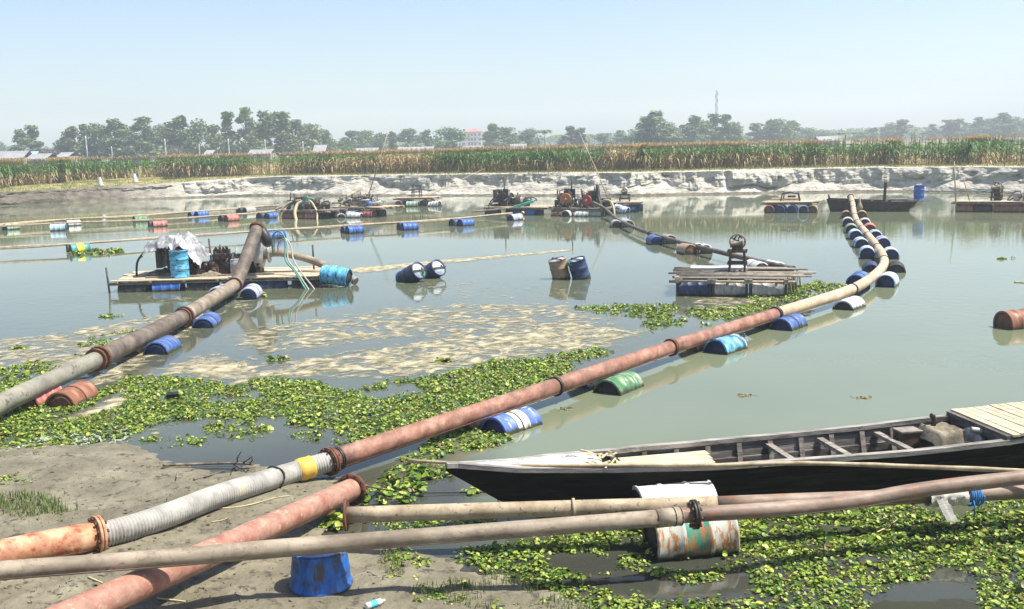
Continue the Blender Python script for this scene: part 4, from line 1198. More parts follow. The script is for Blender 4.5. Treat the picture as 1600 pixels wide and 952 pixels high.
pair_on(st, 772, 636, ZB, 'bluewhite', 'pink', 'blue drum with a white band on the near side of the red pipe', 'pinkish drum half hidden behind the red pipe, nearest the shore')
pair_on(st, 944, 580, ZB, 'green', 'whiteblue', 'bright green drum on the near side of the red pipe', 'white and blue drum behind the red pipe opposite the green drum')
pair_on(st, 1112, 524, ZB, 'cyan', 'pink', 'turquoise and blue drum on the near side of the red pipe', 'faded pink drum behind the red pipe opposite the turquoise drum')
pair_on(st, 1212, 491, ZB, 'blue', 'black', 'dark blue drum near the joint of red and tan pipe', 'black drum behind the joint of red and tan pipe')
pair_on(bendS, 1306, 463, ZB, 'white', None, 'greyish white drum under the near side of the tan bend', '')
DB = 'far end of the tan hose'
pair_on(bendS, 1364, 431, ZB, 'whiteblue', 'blue', 'large scratched white and blue drum at the outside of the hose bend', 'blue and black drum at the inside of the hose bend', 0.40, 0.1, 0.08)
pair_on(bendS, 1381, 410, ZB, 'black', 'navy', 'black drum just behind the scratched white and blue drum', 'navy drum left of the hose just above the bend', 0.38)
rows = [(1373, 391, 'whiteblue', 'whiteblue'), (1362, 375.5, 'lilac', 'whiteblue'), (1352, 363.5, 'whiteblue', 'whiteblue'), (1344.5, 354, 'red', 'greengrey'), (1338, 344, 'white', 'white'), (1334.5, 332, 'tan', 'tan')]
for k, (px, py, a, b) in enumerate(rows):
    pair_on(bendS, px, py, ZB, a, b, f'{a} drum right of the tan hose, {ordinal(k + 1)} row beyond the bend'.replace('whiteblue', 'white and blue'), f'{b} drum left of the tan hose, {ordinal(k + 1)} row beyond the bend'.replace('greengrey', 'pale green').replace('whiteblue', 'white and blue'), 0.40, 0, 0.12)

# --- grey pipeline A at the left
pa = [G(-60, 663, .32), G(0, 631, .32), G(155, 560, .32), G(288, 494, .32), G(366, 446, .42)]
topA = D(402, 357, 32.4)
pa2 = [pa[-1], pa[-1].lerp(topA, .12) + Vector((0, 0, -.08)), pa[-1].lerp(topA, .5) + Vector((0, 0, -.06)), topA]
tA = thing('grey_pipeline', 'grey steel dredge pipeline at left rising to the pump barge', 'pipeline', (pa[1].x, pa[1].y, 0))
pipe_section(tA, pa[0:3], .165, M_GREYPIPE)
o = pipe_section(tA, [pa[2], pa[3]], .19, M_DARKPIPE); o['label'] = 'darker stained length of pipe'
pipe_section(tA, [pa[3], pa[4]], .185, M_MUDPIPE)
o = pipe_section(tA, spline(pa2, 5), .20, M_DARKPIPE, 'riser_hose'); o['label'] = 'dark hose climbing to the pump'
for q in (2, 3):
    dd = pa[q] - pa[q - 1]
    flange(tA, pa[q], dd, .19, None, True, 10 if q == 2 else 8, 0.035, 1.3)
    flange(tA, pa[q] - dd.normalized() * .16, dd, .19, M_RUSTFL, True, 0, 0.03, 1.2)
flange(tA, pa[4], pa2[1] - pa[3], .20, None, True, 0, 0.03, 1.2)
flange(tA, topA, topA - pa2[2], .20, M_RUSTFL, True, 0, 0.04, 1.22)
sa = resample(pa[1:], 0.5)
GA = 'drum floats under the grey pipeline'
pair_on(sa, 84, 597, .36, 'brown', 'red', 'rust-brown drum on the near side of the grey pipe, among hyacinth', 'faded red drum behind the grey pipe at the left edge', group=GA)
pair_on(sa, 230, 524, .36, 'blue', 'tan', 'bright blue drum on the near side of the grey pipe', 'tan drum behind the grey pipe opposite the bright blue drum', group=GA)
pair_on(sa, 302, 487, .36, 'blue', 'white', 'blue drum close beyond the rusty flange of the grey pipe', 'pale drum behind the rusty flange of the grey pipe', group=GA)
pair_on(sa, 367, 446, .40, 'lilac', 'lilac', 'lilac drum right of the foot of the riser hose', 'lilac drum left of the foot of the riser hose', 0.44, 0, 0.1, GA)

# --- loose pipe C
c0 = GH(60, 985, .30); c1 = GH(552, 764, .205)
tC = thing('loose_red_pipe', 'faded red pipe with open flange lying on the mud', 'pipe', (c1.x, c1.y, c1.z - .205))
m = MB()
P = resample([c0, c1], .5)
m.tube(P, [.137 * (1 + .01 * math.sin(i)) for i in range(len(P))], 24, False)
m.tube(P, .126, 24, False)
m.build('pipe_section', M_PINKPIPE, tC)
dd = (c1 - c0).normalized()
m = MB().lathe(c1 - dd * .05, dd, [(0, .138), (0, .200), (.03, .200), (.03, .126), (0.0, .126)], 28, True, False, False)
f = m.build('flange', M_RUSTFL, tC)
a_, b_ = frame_for(dd)
for i in range(10):
    an = 2 * PI * i / 10
    MB().cyl(c1 - dd * .055 + (a_ * math.cos(an) + b_ * math.sin(an)) * .170, c1 + dd * -.012 + (a_ * math.cos(an) + b_ * math.sin(an)) * .170, .014, None, 6).build('bolt_hole', M_BLACK, f)

# --- thin pipes D and E across the foreground
ZD = 0.60
dps = [GH(-60, 899, .54), GH(0, 892, .54), GH(250, 873, .52), G(520, 850, .66), G(1040, 809, .64)]
de = [G(1040, 809, .64), G(1085, 804, .64), G(1200, 797, .64), G(1330, 784, .60), G(1450, 764, .66), G(1600, 746, .72), G(1700, 735, .74), G(2100, 700, .70)]
tD = thing('grey_discharge_pipe', 'thin grey-tan pipe stretched across the foreground over the drums', 'pipe', (dps[2].x, dps[2].y, 0))
pipe_section(tD, spline(dps, 4), .084, M_MUDPIPE, seg=18)
o = pipe_section(tD, spline(de, 5), .078, M_BRNPIPE, seg=18); o['label'] = 'browner right-hand length of pipe'
fl = flange(tD, de[1], de[2] - de[0], .08, M_IRON, True, 8, .02, 1.85)
for px in (1052, 1062):
    q = de[0].lerp(de[1], (px - 1040) / 45)
    a_, b_ = frame_for(de[1] - de[0])
    MB().tube([q + (a_ * math.cos(w) + b_ * math.sin(w)) * .090 for w in np.linspace(0, 6.3, 20)], .008, 6).build('wire_tie', M_ROPE, tD)
o = MB().lathe(de[0] - (de[1] - de[0]).normalized() * .10, de[1] - de[0], [(0, .086), (0, .093), (.26, .093), (.26, .08)], 18, True, False, False).build('sleeve', M_MUDPIPE, tD)
eps = [G(541, 805, .45), G(800, 797, .46), G(1120, 788, .47), G(1400, 777, .40), G(1600, 768, .40), G(1700, 764, .40), G(2100, 752, .38)]
tE = thing('cream_discharge_pipe', 'cream thin pipe with upright end flange lying behind the grey pipe', 'pipe', (eps[0].x, eps[0].y, 0))
pipe_section(tE, eps[0:3], .088, M_CREAMPIPE, seg=18)
o = pipe_section(tE, eps[2:], .085, M_BRNPIPE, seg=18); o['label'] = 'browner right-hand length of pipe'
flange(tE, eps[0], eps[1] - eps[0], .088, M_RUSTFL, False, 0, .025, 1.9)
band(tE, eps[1].lerp(eps[2], .3), eps[2] - eps[1], .088, .03, M_CREAMPIPE)
# rag and cord tied on E
c = G(1478, 776, .42); dd = (eps[4] - eps[3]).normalized()
tR = thing('rag', 'pale rag knotted round the thin pipe at right', 'rag', (c.x, c.y, 0.3))
a_, b_ = frame_for(dd)
m = MB()
m.sheet(lambda u, v: c + dd * ((u - .5) * .42) + (a_ * math.cos(v * 6.283) + b_ * math.sin(v * 6.283)) * (.105 + .03 * fbm(u * 5, math.cos(v * 6.28) * 2, math.sin(v * 6.28) * 2)), 16, 20)
m.build('wrap', M_RAG, tR)
m = MB().sheet(lambda u, v: c + dd * (-.16 + .12 * v + .06 * u) + Vector((.05 * u, -.12 - .05 * u, .02 - .24 * u + .03 * fbm(u * 4, v * 4, 1))), 8, 6)
m.build('loose_end', M_RAG, tR)
tk = thing('cord', 'blue cord wound round the thin pipe beside the rag', 'cord', (c.x + .3, c.y, .3))
c2 = c + dd * .26
MB().tube([c2 + dd * (.13 * w / 38 - .02) + (a_ * math.cos(w) + b_ * math.sin(w)) * (.105 + .008 * math.sin(w * 1.7)) for w in np.linspace(0, 38, 150)], .010, 5).build('coil', M_BLUECORD, tk)
MB().tube([c2 + Vector((0, -.11, -.02)), c2 + Vector((.01, -.13, -.10)), c2 + Vector((.0, -.13, -.2))], .008, 5).build('loose_end', M_BLUECORD, tk)
# float drums beneath them
dx = (de[1] - dps[3]); dx.z = 0; dx.normalize()
dl = G(1078, 836, .16)
drum(dl, dx, 'rustgreen', 'rust-streaked white and green drum in front of the thin pipes', 'drums beneath the thin pipes', lid=LIDD, roll=.4)
dl2 = G(1052, 795, .14)
drum(dl2, Quaternion((0, 0, 1), .05) @ dx, 'white', 'chalky white drum behind the thin pipes beside the boat', 'drums beneath the thin pipes', roll=1.1)
# standing blue drum under the pipe
b = GH(502, 913)
tb = thing('blue_barrel', 'scuffed blue open-ended barrel standing on the mud under the grey pipe', 'barrel', b)
H = .37
MB().lathe(b + Vector((0, 0, .0)), (0, 0, 1), [(0, .285), (.0, .302), (.015, .308), (.03, .302), (.045, .288), (.13, .280), (.15, .287), (.17, .280), (H - .06, .262), (H - .03, .268), (H, .268), (H, .24)], 32, True, True, False).build('shell', DR['scuffblue'], tb)
MB().lathe(b + Vector((0, 0, H - .03)), (0, 0, 1), [(0, .255), (.008, .25), (.008, .02)], 32).build('lid', LIDB, tb)

# --- small dark pipeline G in the middle distance
gp = [D(925, 316, 60.0), G(945, 326, .55), G(962, 341, .30), G(985, 353, .30), G(1016, 365, .30), G(1060, 378, .30), G(1092, 386, .30), G(1145, 399, .30), G(1205, 413, .30), G(1240, 420, .30)]
tG = thing('dark_pipeline', 'thin dark pipeline on drums running to the distant engine rafts', 'pipeline', (gp[5].x, gp[5].y, 0))
gs = spline(gp, 4)
pipe_section(tG, gs, .088, M_DARKPIPE, seg=14)
for q in (4, 6, 7):
    flange(tG, gp[q], gp[q + 1] - gp[q - 1], .088, M_RUSTFL, True, 0, .03, 1.35)
GG = 'drum floats under the dark pipeline'
for k, (px, py, a, b) in enumerate(((972, 346, 'grey', 'grey'), (1033, 370, 'grey', 'blue'), (1085, 384, 'white', 'tan'), (1196, 411, 'white', 'white'))):
    pair_on(gs, px, py, .30, a, b, f'{CN.get(a, a)} drum on the near side of the dark pipeline, {ordinal(k + 1)} from its far end', f'{CN.get(b, b)} drum on the far side of the dark pipeline, {ordinal(k + 1)} from its far end', .31, 0, .08, GG)

# --- float lines of bamboo at the left
def float_line(label, pts, z, r, drums, lname, mat):
    P = [G(a, b, z) for a, b in pts]
    t = thing('float_line', label, 'float line', (P[0].x, P[0].y, 0), 0, 'bamboo float lines')
    S = spline(P, 4)
    MB().tube(S, [r * .72 * (1 + .06 * math.sin(i * 1.3)) for i in range(len(S))], 8).build('pipe', mat, t)
    S2 = [p + Vector((0, -.16, -.02 + .03 * math.sin(i * .9))) for i, p in enumerate(S)]
    MB().tube(S2, r * .5, 6).build('bamboo_pole', M_BAMBOOD, t)
    for k, (px, py, a, b) in enumerate(drums):
        pair_on(S, px, py, z, a, b, f'{CN.get(a, a)} drum in front of the {lname}, {ordinal(k + 1)} from the left'.replace('tealyellow', 'teal drum with yellow band,').replace(', drum', ''),
                f'{CN.get(b, b)} drum behind the {lname}, {ordinal(k + 1)} from the left' if b else '', .36, 0, .10, 'drum floats on the bamboo lines')
float_line('nearest bamboo float line with blue drums, crossing the pond to the engine raft', [(-60, 391), (0, 387), (118, 381), (283, 369), (425, 360), (548, 352), (636, 347), (719, 341), (800, 333)], .34, .075,
           [(122, 382, 'tealyellow', 'black'), (286, 371, 'sky', 'black'), (428, 362, 'royal', 'black'), (549, 354, 'royal', 'navy'), (637, 349, 'royal', 'navy'), (721, 343, 'royal', 'navy'), (797, 335, 'lilac', None)], 'nearest float line', M_BAMBOO)
float_line('middle bamboo float line with pale blue and red drums at left', [(-60, 356), (0, 353), (92, 349), (243, 343), (355, 336), (415, 331), (455, 326)], .34, .07,
           [(94, 351, 'pale', 'black'), (246, 345, 'red', 'black'), (357, 337, 'red', 'black'), (418, 333, 'royal', 'black')], 'middle float line', M_BAMBOO)
float_line('farthest float line at left, a pale pipe with few drums', [(-60, 357), (0, 351), (105, 343), (200, 338), (308, 330.5), (383, 324.5), (436, 321)], .34, .10,
           [(110, 344, 'white', None), (12, 350, 'greengrey', None), (215, 338, 'green', None), (310, 331, 'royal', 'blue'), (385, 325, 'grey', 'black')], 'farthest float line', M_CREAMPIPE)

# ------------------------------------------------------------------ lone drums
GL = 'loose drums on open water'
def tilted(px, py, depth, colr, axis, lab, lid, strap=True):
    c = D(px, py, depth)
    t = drum(c, axis, colr, lab, GL, lid, roll=0.0)
    m = MB().box((DRUM_L / 2 + .012, 0, 0), (.02, .64, .045))
    o = bpy.data.objects.new('strap', m.mesh('strap')); COL.objects.link(o); o.data.materials.append(M_IRON); o.parent = t
    return t
tilted(642, 430, 33.2, 'navy', (.62, -.55, .38), 'left of two navy drums floating tilted, pale lid showing', LIDW)
tilted(673, 426, 34.2, 'navy', (.62, -.55, .40), 'right of two navy drums floating tilted, pale lid showing', LIDW)
tilted(875, 425, 33.0, 'tan', (-.22, -.10, .95), 'rusty tan drum standing tilted in the water beside a dark one', LIDW)
tilted(906, 425, 32.8, 'navy', (-.28, -.12, .95), 'dark navy drum standing tilted in the water beside a rusty one', LIDW)
for (px, py, dep, lb) in ((659, 427, 33.0, 'green twine knot holding the two floating navy drums'), (891, 412, 32.6, 'green twine knot holding the two standing drums')):
    c = D(px, py, dep)
    solo(MB().tube([c + Vector((.10 * math.sin(w * 1.3) * .8, .05 * math.sin(w), .07 * math.cos(w * 1.7))) for w in np.linspace(0, 14, 60)], .02, 5), 'twine', M_GREENHOSE, lb, 'twine', c, 'twine knots')
ld = G(1592, 504, .10)
drum(ld, (.95, .28, .02), 'brown', 'single rusty brown drum floating at the right edge', GL, LIDR)

# ------------------------------------------------------------------ near boat
def build_boat():
    bow = G(697, 731, .74)
    stern_ref = (G(1600, 690, .66) + G(1600, 646, .66)) / 2
    e1 = (stern_ref - bow); e1.z = 0; e1.normalize()
    e2 = Vector((-e1.y, e1.x, 0))
    def sw(p):
        q = p - bow
        return (q.dot(e1), q.dot(e2), p.z)
    near = [sw(G(a, b, z)) for a, b, z in ((808, 737, .66), (952, 737, .60), (1120, 733, .57), (1288, 721, .57), (1420, 711, .59), (1555, 696, .64), (1600, 690, .66), (1720, 674, .72))]
    far = [sw(G(a, b, z)) for a, b, z in ((862, 714, .63), (1000, 700, .59), (1120, 690, .57), (1280, 676, .57), (1432, 661, .60), (1600, 646, .66), (1720, 634, .72))]
    ns = [0] + [q[0] for q in near]; nw = [0] + [q[1] for q in near]
    fs = [0] + [q[0] for q in far]; fw = [0] + [q[1] for q in far]
    S_END = min(ns[-1], fs[-1])
    zs = lambda s: float(np.interp(s, [0, ns[1], ns[2], ns[3], ns[4], ns[5], ns[6], ns[7], ns[8]], [.76, .66, .60, .57, .57, .59, .64, .66, .72]))
    s_wl = sw(G(842, 781, 0))[0]
    keel = lambda s: float(np.interp(s, [0, s_wl * .5, s_wl, s_wl + .6, S_END], [.70, .30, -.02, -.16, -.16]))
    def W(s, w, z):
        return bow + e1 * s + e2 * w + Vector((0, 0, z - bow.z))
    def sect(s):
        a = float(np.interp(s, ns, nw)); b = float(np.interp(s, fs, fw))
        if b - a < .03: a, b = a - .015, b + .015
        return a, b
    t = thing('country_boat', 'long dark wooden country boat with engine moored in the foreground', 'boat', (bow.x, bow.y, 0))
    SS = np.concatenate([np.linspace(0, s_wl, 10), np.linspace(s_wl + .15, S_END, 34)])
    def loft(inset, zoff, name, mat, s0=0.0, s1=99, parent=t):
        m = MB()
        st_ = [s for s in SS if s0 <= s <= s1]
        rowsn = 11
        for s in st_:
            a, b = sect(s); c = (a + b) / 2; k = keel(s) + zoff; g = zs(s)
            a += inset; b -= inset
            for j in range(rowsn):
                u = j / (rowsn - 1) * 2 - 1           # -1 near .. 1 far
                if abs(u) <= 0.4:
                    w = c + u / .4 * (b - a) * .5 * .66; z = k
                else:
                    q = (abs(u) - .4) / .6
                    w = c + math.copysign((b - a) * .5 * (.66 + .34 * q ** .8), u); z = k + (g - k) * q
                m.v.append(W(s, w, z))
        for i in range(len(st_) - 1):
            for j in range(rowsn - 1):
                q = i * rowsn + j
                m.f.append([q, q + rowsn, q + rowsn + 1, q + 1]); m.sm.append(False)
        if s1 > 90:
            m.f.append([(len(st_) - 1) * rowsn + j for j in range(rowsn)]); m.sm.append(False)
        return m.build(name, mat, parent)
    loft(0, 0, 'hull', M_HULL)
    s_fd = sw(G(900, 722, .6))[0]
    for sgn in (-1, 1):
        for fz in (.30, .55, .80):
            m = MB(); pr = None
            for s in SS[6:]:
                a, b = sect(s); c = (a + b) / 2; k = keel(s); g = zs(s)
                p = W(s, c + sgn * ((b - a) * .5 * (.66 + .34 * fz ** .8) + .004), k + (g - k) * fz)
                if pr is not None: m.beam(pr, p, .022, .016)
                pr = p
            m.build('plank_seam', M_HULL, t)
    loft(.035, .04, 'inner_planking', M_INHULL, s_fd - .2)
    for nm, sgn in (('near', -1), ('far', 1)):
        m = MB()
        for s_a, s_b in zip(SS[:-1], SS[1:]):
            a0, b0 = sect(s_a); a1, b1 = sect(s_b)
            w0, w1 = (a0 + .03, a1 + .03) if sgn < 0 else (b0 - .03, b1 - .03)
            m.beam(W(s_a, w0, zs(s_a) + .015), W(s_b, w1, zs(s_b) + .015), .085, .055)
        m.build('gunwale', M_RAIL, t)
        m = MB()
        for s_a, s_b in zip(SS[12:-1], SS[13:]):
            a0, b0 = sect(s_a); a1, b1 = sect(s_b)
            q = .10
            w0, w1 = (a0 + q, a1 + q) if sgn < 0 else (b0 - q, b1 - q)
            m.beam(W(s_a, w0, zs(s_a) - .24), W(s_b, w1, zs(s_b) - .24), .035, .10)
        m.build('stringer', M_INHULL, t)
    # ribs
    s = s_fd + .1
    while s < S_END - .2:
        for sgn in (-1, 1):
            a, b = sect(s); c = (a + b) / 2; hw = (b - a) / 2
            m = MB()
            pts = [W(s, c + sgn * (hw - .06), zs(s) - .03), W(s, c + sgn * (hw * .86 - .05), zs(s) * .5), W(s, c + sgn * hw * .62, -.06)]
            m.beam(pts[0], pts[1], .055, .06).beam(pts[1], pts[2], .055, .06)
            m.build('rib', M_PLANKG if sgn > 0 else M_INHULL, t)
        s += .42
    # floor boards
    nb = 5
    for k in range(nb):
        m = MB()
        pr = None
        for s in np.linspace(s_fd, S_END - .3, 12):
            a, b = sect(s); c = (a + b) / 2; hw = (b - a) / 2 * .60
            p = W(s, c - hw + 2 * hw * (k + .5) / nb, .0)
            if pr is not None: m.beam(pr, p, 2 * hw / nb * .92, .025)
            pr = p
        m.build('floor_board', M_CLOTH, t)
    # foredeck
    m = MB()
    def fd(u, v):
        s = .0 + (s_fd + .25) * u
        a, b = sect(s)
        return W(s, a + .02 + (b - a - .04) * v, zs(s) + .038 + .02 * math.sin(PI * v) * u)
    m.sheet(fd, 14, 6, False)
    m.build('foredeck', M_FOREDECK, t)
    m = MB()
    for k in range(26):
        s = s_fd + random.uniform(.12, .45); a, b = sect(s)
        w = random.uniform(a + .1, b - .1)
        m.beam(W(s, w, zs(s) + .05), W(s + random.uniform(-.15, .15), w + random.uniform(-.2, .2), zs(s) + .065), .02, .01)
    m.build('frayed_matting', M_STRAW, t)
    # loose light planks amidships
    for k in range(5):
        s0, s1 = sw(G(955 + k * 7, 725, .6))[0], sw(G(1128 + k * 4, 725, .6))[0]
        a0, b0 = sect(s0); a1, b1 = sect(s1)
        v = (k + .6) / 5.4
        m = MB().beam(W(s0, a0 + .07 + (b0 - a0 - .14) * v, zs(s0) - .07), W(s1, a1 + .07 + (b1 - a1 - .14) * v, zs(s1) - .07), .155, .025)
        m.build('plank', M_PLANK, t)
    # thwarts
    for px in (1222, 1318, 1425):
        s = sw(G(px, 708, .5))[0]
        a, b = sect(s)
        MB().beam(W(s, a + .05, zs(s) - .08), W(s, b - .05, zs(s) - .08), .085, .045).build('thwart', M_PLANKG, t)
    # stern deck of planks
    s0 = sw(G(1582, 692, .66))[0]
    n = 11
    for k in range(n):
        s = s0 + (S_END - s0) * (k + .5) / n
        a, b = sect(s)
        MB().beam(W(s, a - .02, zs(s) + .09 + random.uniform(-.004, .004)), W(s, b + .02, zs(s) + .09 + random.uniform(-.004, .004)), (S_END - s0) / n * .992, .03).build('deck_plank', M_PLANK, t)
    a, b = sect(s0)
    MB().beam(W(s0 - .03, a, zs(s0) + .03), W(s0 - .03, b, zs(s0) + .03), .07, .12).build('deck_beam', M_INHULL, t)
    # engine
    O = W(s0 - .42, (sect(s0 - .6)[0] + sect(s0 - .6)[1]) / 2, .04)
    KS = 1.04
    rz = math.atan2(e1.y, e1.x)
    te = lthing('boat_engine', 'diesel boat engine half covered by dusty cloth near the stern', 'engine', O, rz)
    te.scale = (KS, KS, KS)
    MB().box((0, 0, .28), (.46, .30, .42)).build('block', M_IRON, te, True)
    MB().box((-.02, 0, .55), (.36, .24, .14)).build('cylinder_head', M_IRONR, te, True)
    MB().box((.10, -.24, .30), (.16, .14, .16)).build('gearbox', M_PLANKG, te, True)
    MB().lathe((.30, 0, .36), (1, 0, 0), [(0, .05), (0, .24), (.03, .25), (.07, .25), (.09, .22), (.09, .05)], 24).build('flywheel', M_STEEL, te, True)
    MB().tube([(-.12, .10, .60), (-.12, .10, .72), (-.13, .10, .76), (-.16, .10, .77)], .030, 10).build('exhaust_pipe', M_IRONR, te, True)
    MB().box((-.40, .20, .50), (.26, .20, .14)).build('fuel_tank', M_IRONR, te, True)
    MB().box((-.40, .20, .581), (.28, .22, .02)).build('tank_cover', M_PLANKG, te, True)
    MB().cyl((.35, 0, .36), (1.0, 0, .10), .025, .025, 8).build('shaft', M_IRON, te, True)
    for s in (-.2, .2):
        MB().box((0, s, .03), (1.1, .09, .09)).build('mount', M_INHULL, te, True)
    tc = lthing('engine_cloth', 'dusty brown cloth draped over the boat engine', 'cloth', O, rz)
    tc.scale = (KS, KS, KS)
    def cl(u, v):
        x = (u - .5) * .36 - .12; y = (v - .5) * .9
        ay = abs(y)
        z = .645 + .03 * fbm(x * 5, y * 5, 3)
        if ay > .20:
            z -= (ay - .20) * 1.55; y = math.copysign(.20 + (ay - .20) * .35 + .035 * math.sin(x * 22) * min(1, (ay - .2) * 5), y)
        z -= max(0, -x - .22) * 1.6
        return (x, y, max(.10, z))
    MB().sheet(cl, 22, 26).build('drape', M_CLOTH, tc, True)
    # pale hose loop
    MB().tube(spline([(.24, -.10, .62), (.40, -.16, .58), (.50, -.20, .40), (.46, -.20, .22)], 6), .035, 8).build('water_hose', M_PALEHOSE, te, True)
    return t
def lthing(name, label, cat, loc, rotz, group=None):
    o = thing(name, label, cat, loc, rotz or 1e-6, group)
    BASE[o.name] = Vector((0, 0, 0))
    return o
build_boat()
# bamboo punt pole across the boat
pp = [G(638, 720, .62), G(800, 727, .70), G(1000, 727, .66), G(1130, 727, .64), G(1250, 724, .66), G(1400, 728, .66), G(1600, 736, .66), G(1680, 741, .66)]
pp = spline(pp, 5)
m = MB().tube(pp, [.026 * (1 - .35 * abs(i / len(pp) - .75)) + (.005 if i % 4 == 0 else 0) for i in range(len(pp))], 8)
solo(m, 'bamboo_pole', M_BAMBOO, 'long bamboo punt pole laid along the near side of the boat', 'pole', pp[0])
# mooring rope
mr = [G(560, 758, .25), G(620, 768, .1), G(650, 770, .03), G(760, 769, .02), G(775, 767, .04), G(800, 758, .28)]
solo(MB().tube(spline(mr, 5), .009, 5), 'mooring_rope', M_ROPE, 'thin dark mooring rope from the boat bow to the flange', 'rope', mr[0])

# ------------------------------------------------------------------ engines, pumps, rafts
def engine(label, loc, rz, s=1.0, body=None, wheel=None, group='diesel engines on the rafts', exhaust=1.35, hopper=True):
    body = body or M_IRON; wheel = wheel or M_IRONR
    t = lthing('diesel_engine', label, 'engine', loc, rz, group)
    S = lambda *a: tuple(q * s for q in a)
    for y in (-.22, .22):
        MB().box(S(0, y, .05), S(1.5, .10, .10)).build('skid', M_IRONR, t, True)
    m = MB().box(S(0, 0, .40), S(.62, .36, .56))
    for i in range(5):
        m.box(S(-.22 + i * .11, 0, .45), S(.03, .42, .40))
    m.build('block', body, t, True)
    m = MB().box(S(0, 0, .77), S(.56, .26, .16))
    for i in range(4):
        m.lathe(S(-.2 + i * .13, 0, .85), (0, 0, 1), [(0, .045 * s), (.10 * s, .04 * s)], 8)
    m.build('cylinder_head', body, t, True)
    if hopper:
        r_ = MB().box(S(-.50, 0, .55), S(.13, .56, .72)).build('radiator', M_IRON, t, True)
        m = MB()
        for i in range(9):
            m.box(S(-.572, 0, .25 + i * .075), S(.012, .50, .03))
        m.build('grille', M_STEEL, r_, True)
        m = MB().lathe(S(-.43, 0, .55), (1, 0, 0), [(0, .03 * s), (.06 * s, .03 * s)], 8)
        for i in range(6):
            m.box(S(-.40, .12 * math.cos(i * PI / 3), .55 + .12 * math.sin(i * PI / 3)), S(.015, .08, .16), rx=i * PI / 3 - PI / 2)
        m.build('fan', M_STEEL, t, True)
    f = MB().lathe(S(.36, 0, .42), (1, 0, 0), [(0, .05 * s), (0, .29 * s), (.02 * s, .31 * s), (.08 * s, .31 * s), (.10 * s, .28 * s), (.06 * s, .24 * s), (.06 * s, .08 * s), (.14 * s, .06 * s)], 24).build('flywheel', wheel, t, True)
    MB().lathe(S(.44, 0, .42), (1, 0, 0), [(0, .06 * s), (.12 * s, .06 * s)], 10).build('hub', M_STEEL, f, True)
    MB().box(S(.02, -.28, .62), S(.36, .18, .20)).build('fuel_tank', M_IRONR, t, True)
    MB().tube([S(-.1, .15, .80), S(-.1, .20, 1.0), S(-.1, .20, exhaust)], .035 * s, 8).build('exhaust_pipe', M_IRON, t, True)
    MB().tube([S(.1, -.2, .5), S(.25, -.36, .6), S(.05, -.40, .85), S(-.2, -.25, .9)], .02 * s, 6).build('fuel_line', M_BLACK, t, True)
    return t
def pump(label, loc, rz, s=1.0, mat=None, group='dredge pumps'):
    mat = mat or M_STEEL
    t = lthing('dredge_pump', label, 'pump', loc, rz, group)
    S = lambda *a: tuple(q * s for q in a)
    MB().lathe(S(-.13, 0, .48), (1, 0, 0), [(0, .12 * s), (0.01 * s, .30 * s), (.05 * s, .40 * s), (.21 * s, .40 * s), (.25 * s, .30 * s), (.26 * s, .14 * s)], 28).build('volute', mat, t, True)
    fl_ = MB().lathe(S(.13, 0, .48), (1, 0, 0), [(0, .15 * s), (.12 * s, .15 * s), (.12 * s, .24 * s), (.16 * s, .24 * s), (.16 * s, .12 * s)], 22).build('suction_flange', M_STEEL, t, True)
    MB().lathe(S(-.38, 0, .48), (1, 0, 0), [(0, .10 * s), (.02 * s, .14 * s), (.24 * s, .14 * s), (.26 * s, .10 * s)], 18).build('bearing_housing', M_NAVY, t, True)
    MB().cyl(S(-.62, 0, .48), S(-.36, 0, .48), .04 * s, None, 10).build('shaft', M_IRON, t, True)
    for x in (-.3, 0):
        MB().box(S(x, 0, .12), S(.10, .5, .24)).build('foot', M_IRON, t, True)
    return t
class Fr:
    def __init__(s, a, b, z=0.0):
        s.A, s.B = G(*a, z), G(*b, z)
        s.A.z = s.B.z = 0
        s.e1 = (s.B - s.A).normalized(); s.e2 = Vector((-s.e1.y, s.e1.x, 0)); s.L = (s.B - s.A).length
        s.rz = math.atan2(s.e1.y, s.e1.x)
    def __call__(s, u, v, z=0.0):
        return s.A + s.e1 * u + s.e2 * v + Vector((0, 0, z))
def raft(label, fr, W, zd, nplank, drums, plankm=None, across=False, over=.15, poles=None, cat='raft', group='drum rafts on the pond'):
    t = thing('raft', label, cat, fr(fr.L / 2, 0), 0, group)
    plankm = plankm or M_PLANK
    for v in (.12, W / 2, W - .12):
        MB().tube([fr(-over, v, zd - .10), fr(fr.L / 2, v, zd - .09), fr(fr.L + over, v, zd - .10)], .045, 8).build('beam', M_BAMBOOD, t)
    if not across:
        for k in range(nplank):
            v = W * (k + .5) / nplank; u0 = random.uniform(-.25, .1); u1 = fr.L + random.uniform(-.1, .25)
            MB().beam(fr(u0, v, zd + random.uniform(-.015, .015)), fr(u1, v + random.uniform(-.03, .03), zd + random.uniform(-.015, .015)), W / nplank * random.uniform(.86, .97), .035).build('plank', plankm, t)
        for u in np.linspace(.15, fr.L - .15, max(3, int(fr.L / .9))):
            MB().beam(fr(u, -.05, zd - .04), fr(u, W + .05, zd - .04), .07, .06).build('crossbeam', M_BAMBOOD, t)
    else:
        for k in range(nplank):
            u = fr.L * (k + .5) / nplank
            MB().beam(fr(u, -random.uniform(.02, .2), zd + random.uniform(-.012, .012)), fr(u + random.uniform(-.03, .03), W + random.uniform(0, .2), zd + random.uniform(-.012, .012)), fr.L / nplank * random.uniform(.84, .97), .035).build('plank', plankm, t)
    for (u, v, z, ax, colr) in drums:
        d = fr.e1 if ax == 'x' else fr.e2
        d = Quaternion((0, 0, 1), random.uniform(-.08, .08)) @ d
        p = fr(u, v, z) - BASE[t.name]
        drum_parts(t, colr, None, False, p, Vector(d).to_track_quat('X', 'Z') @ Quaternion((1, 0, 0), random.uniform(0, 6)), True)
    return t
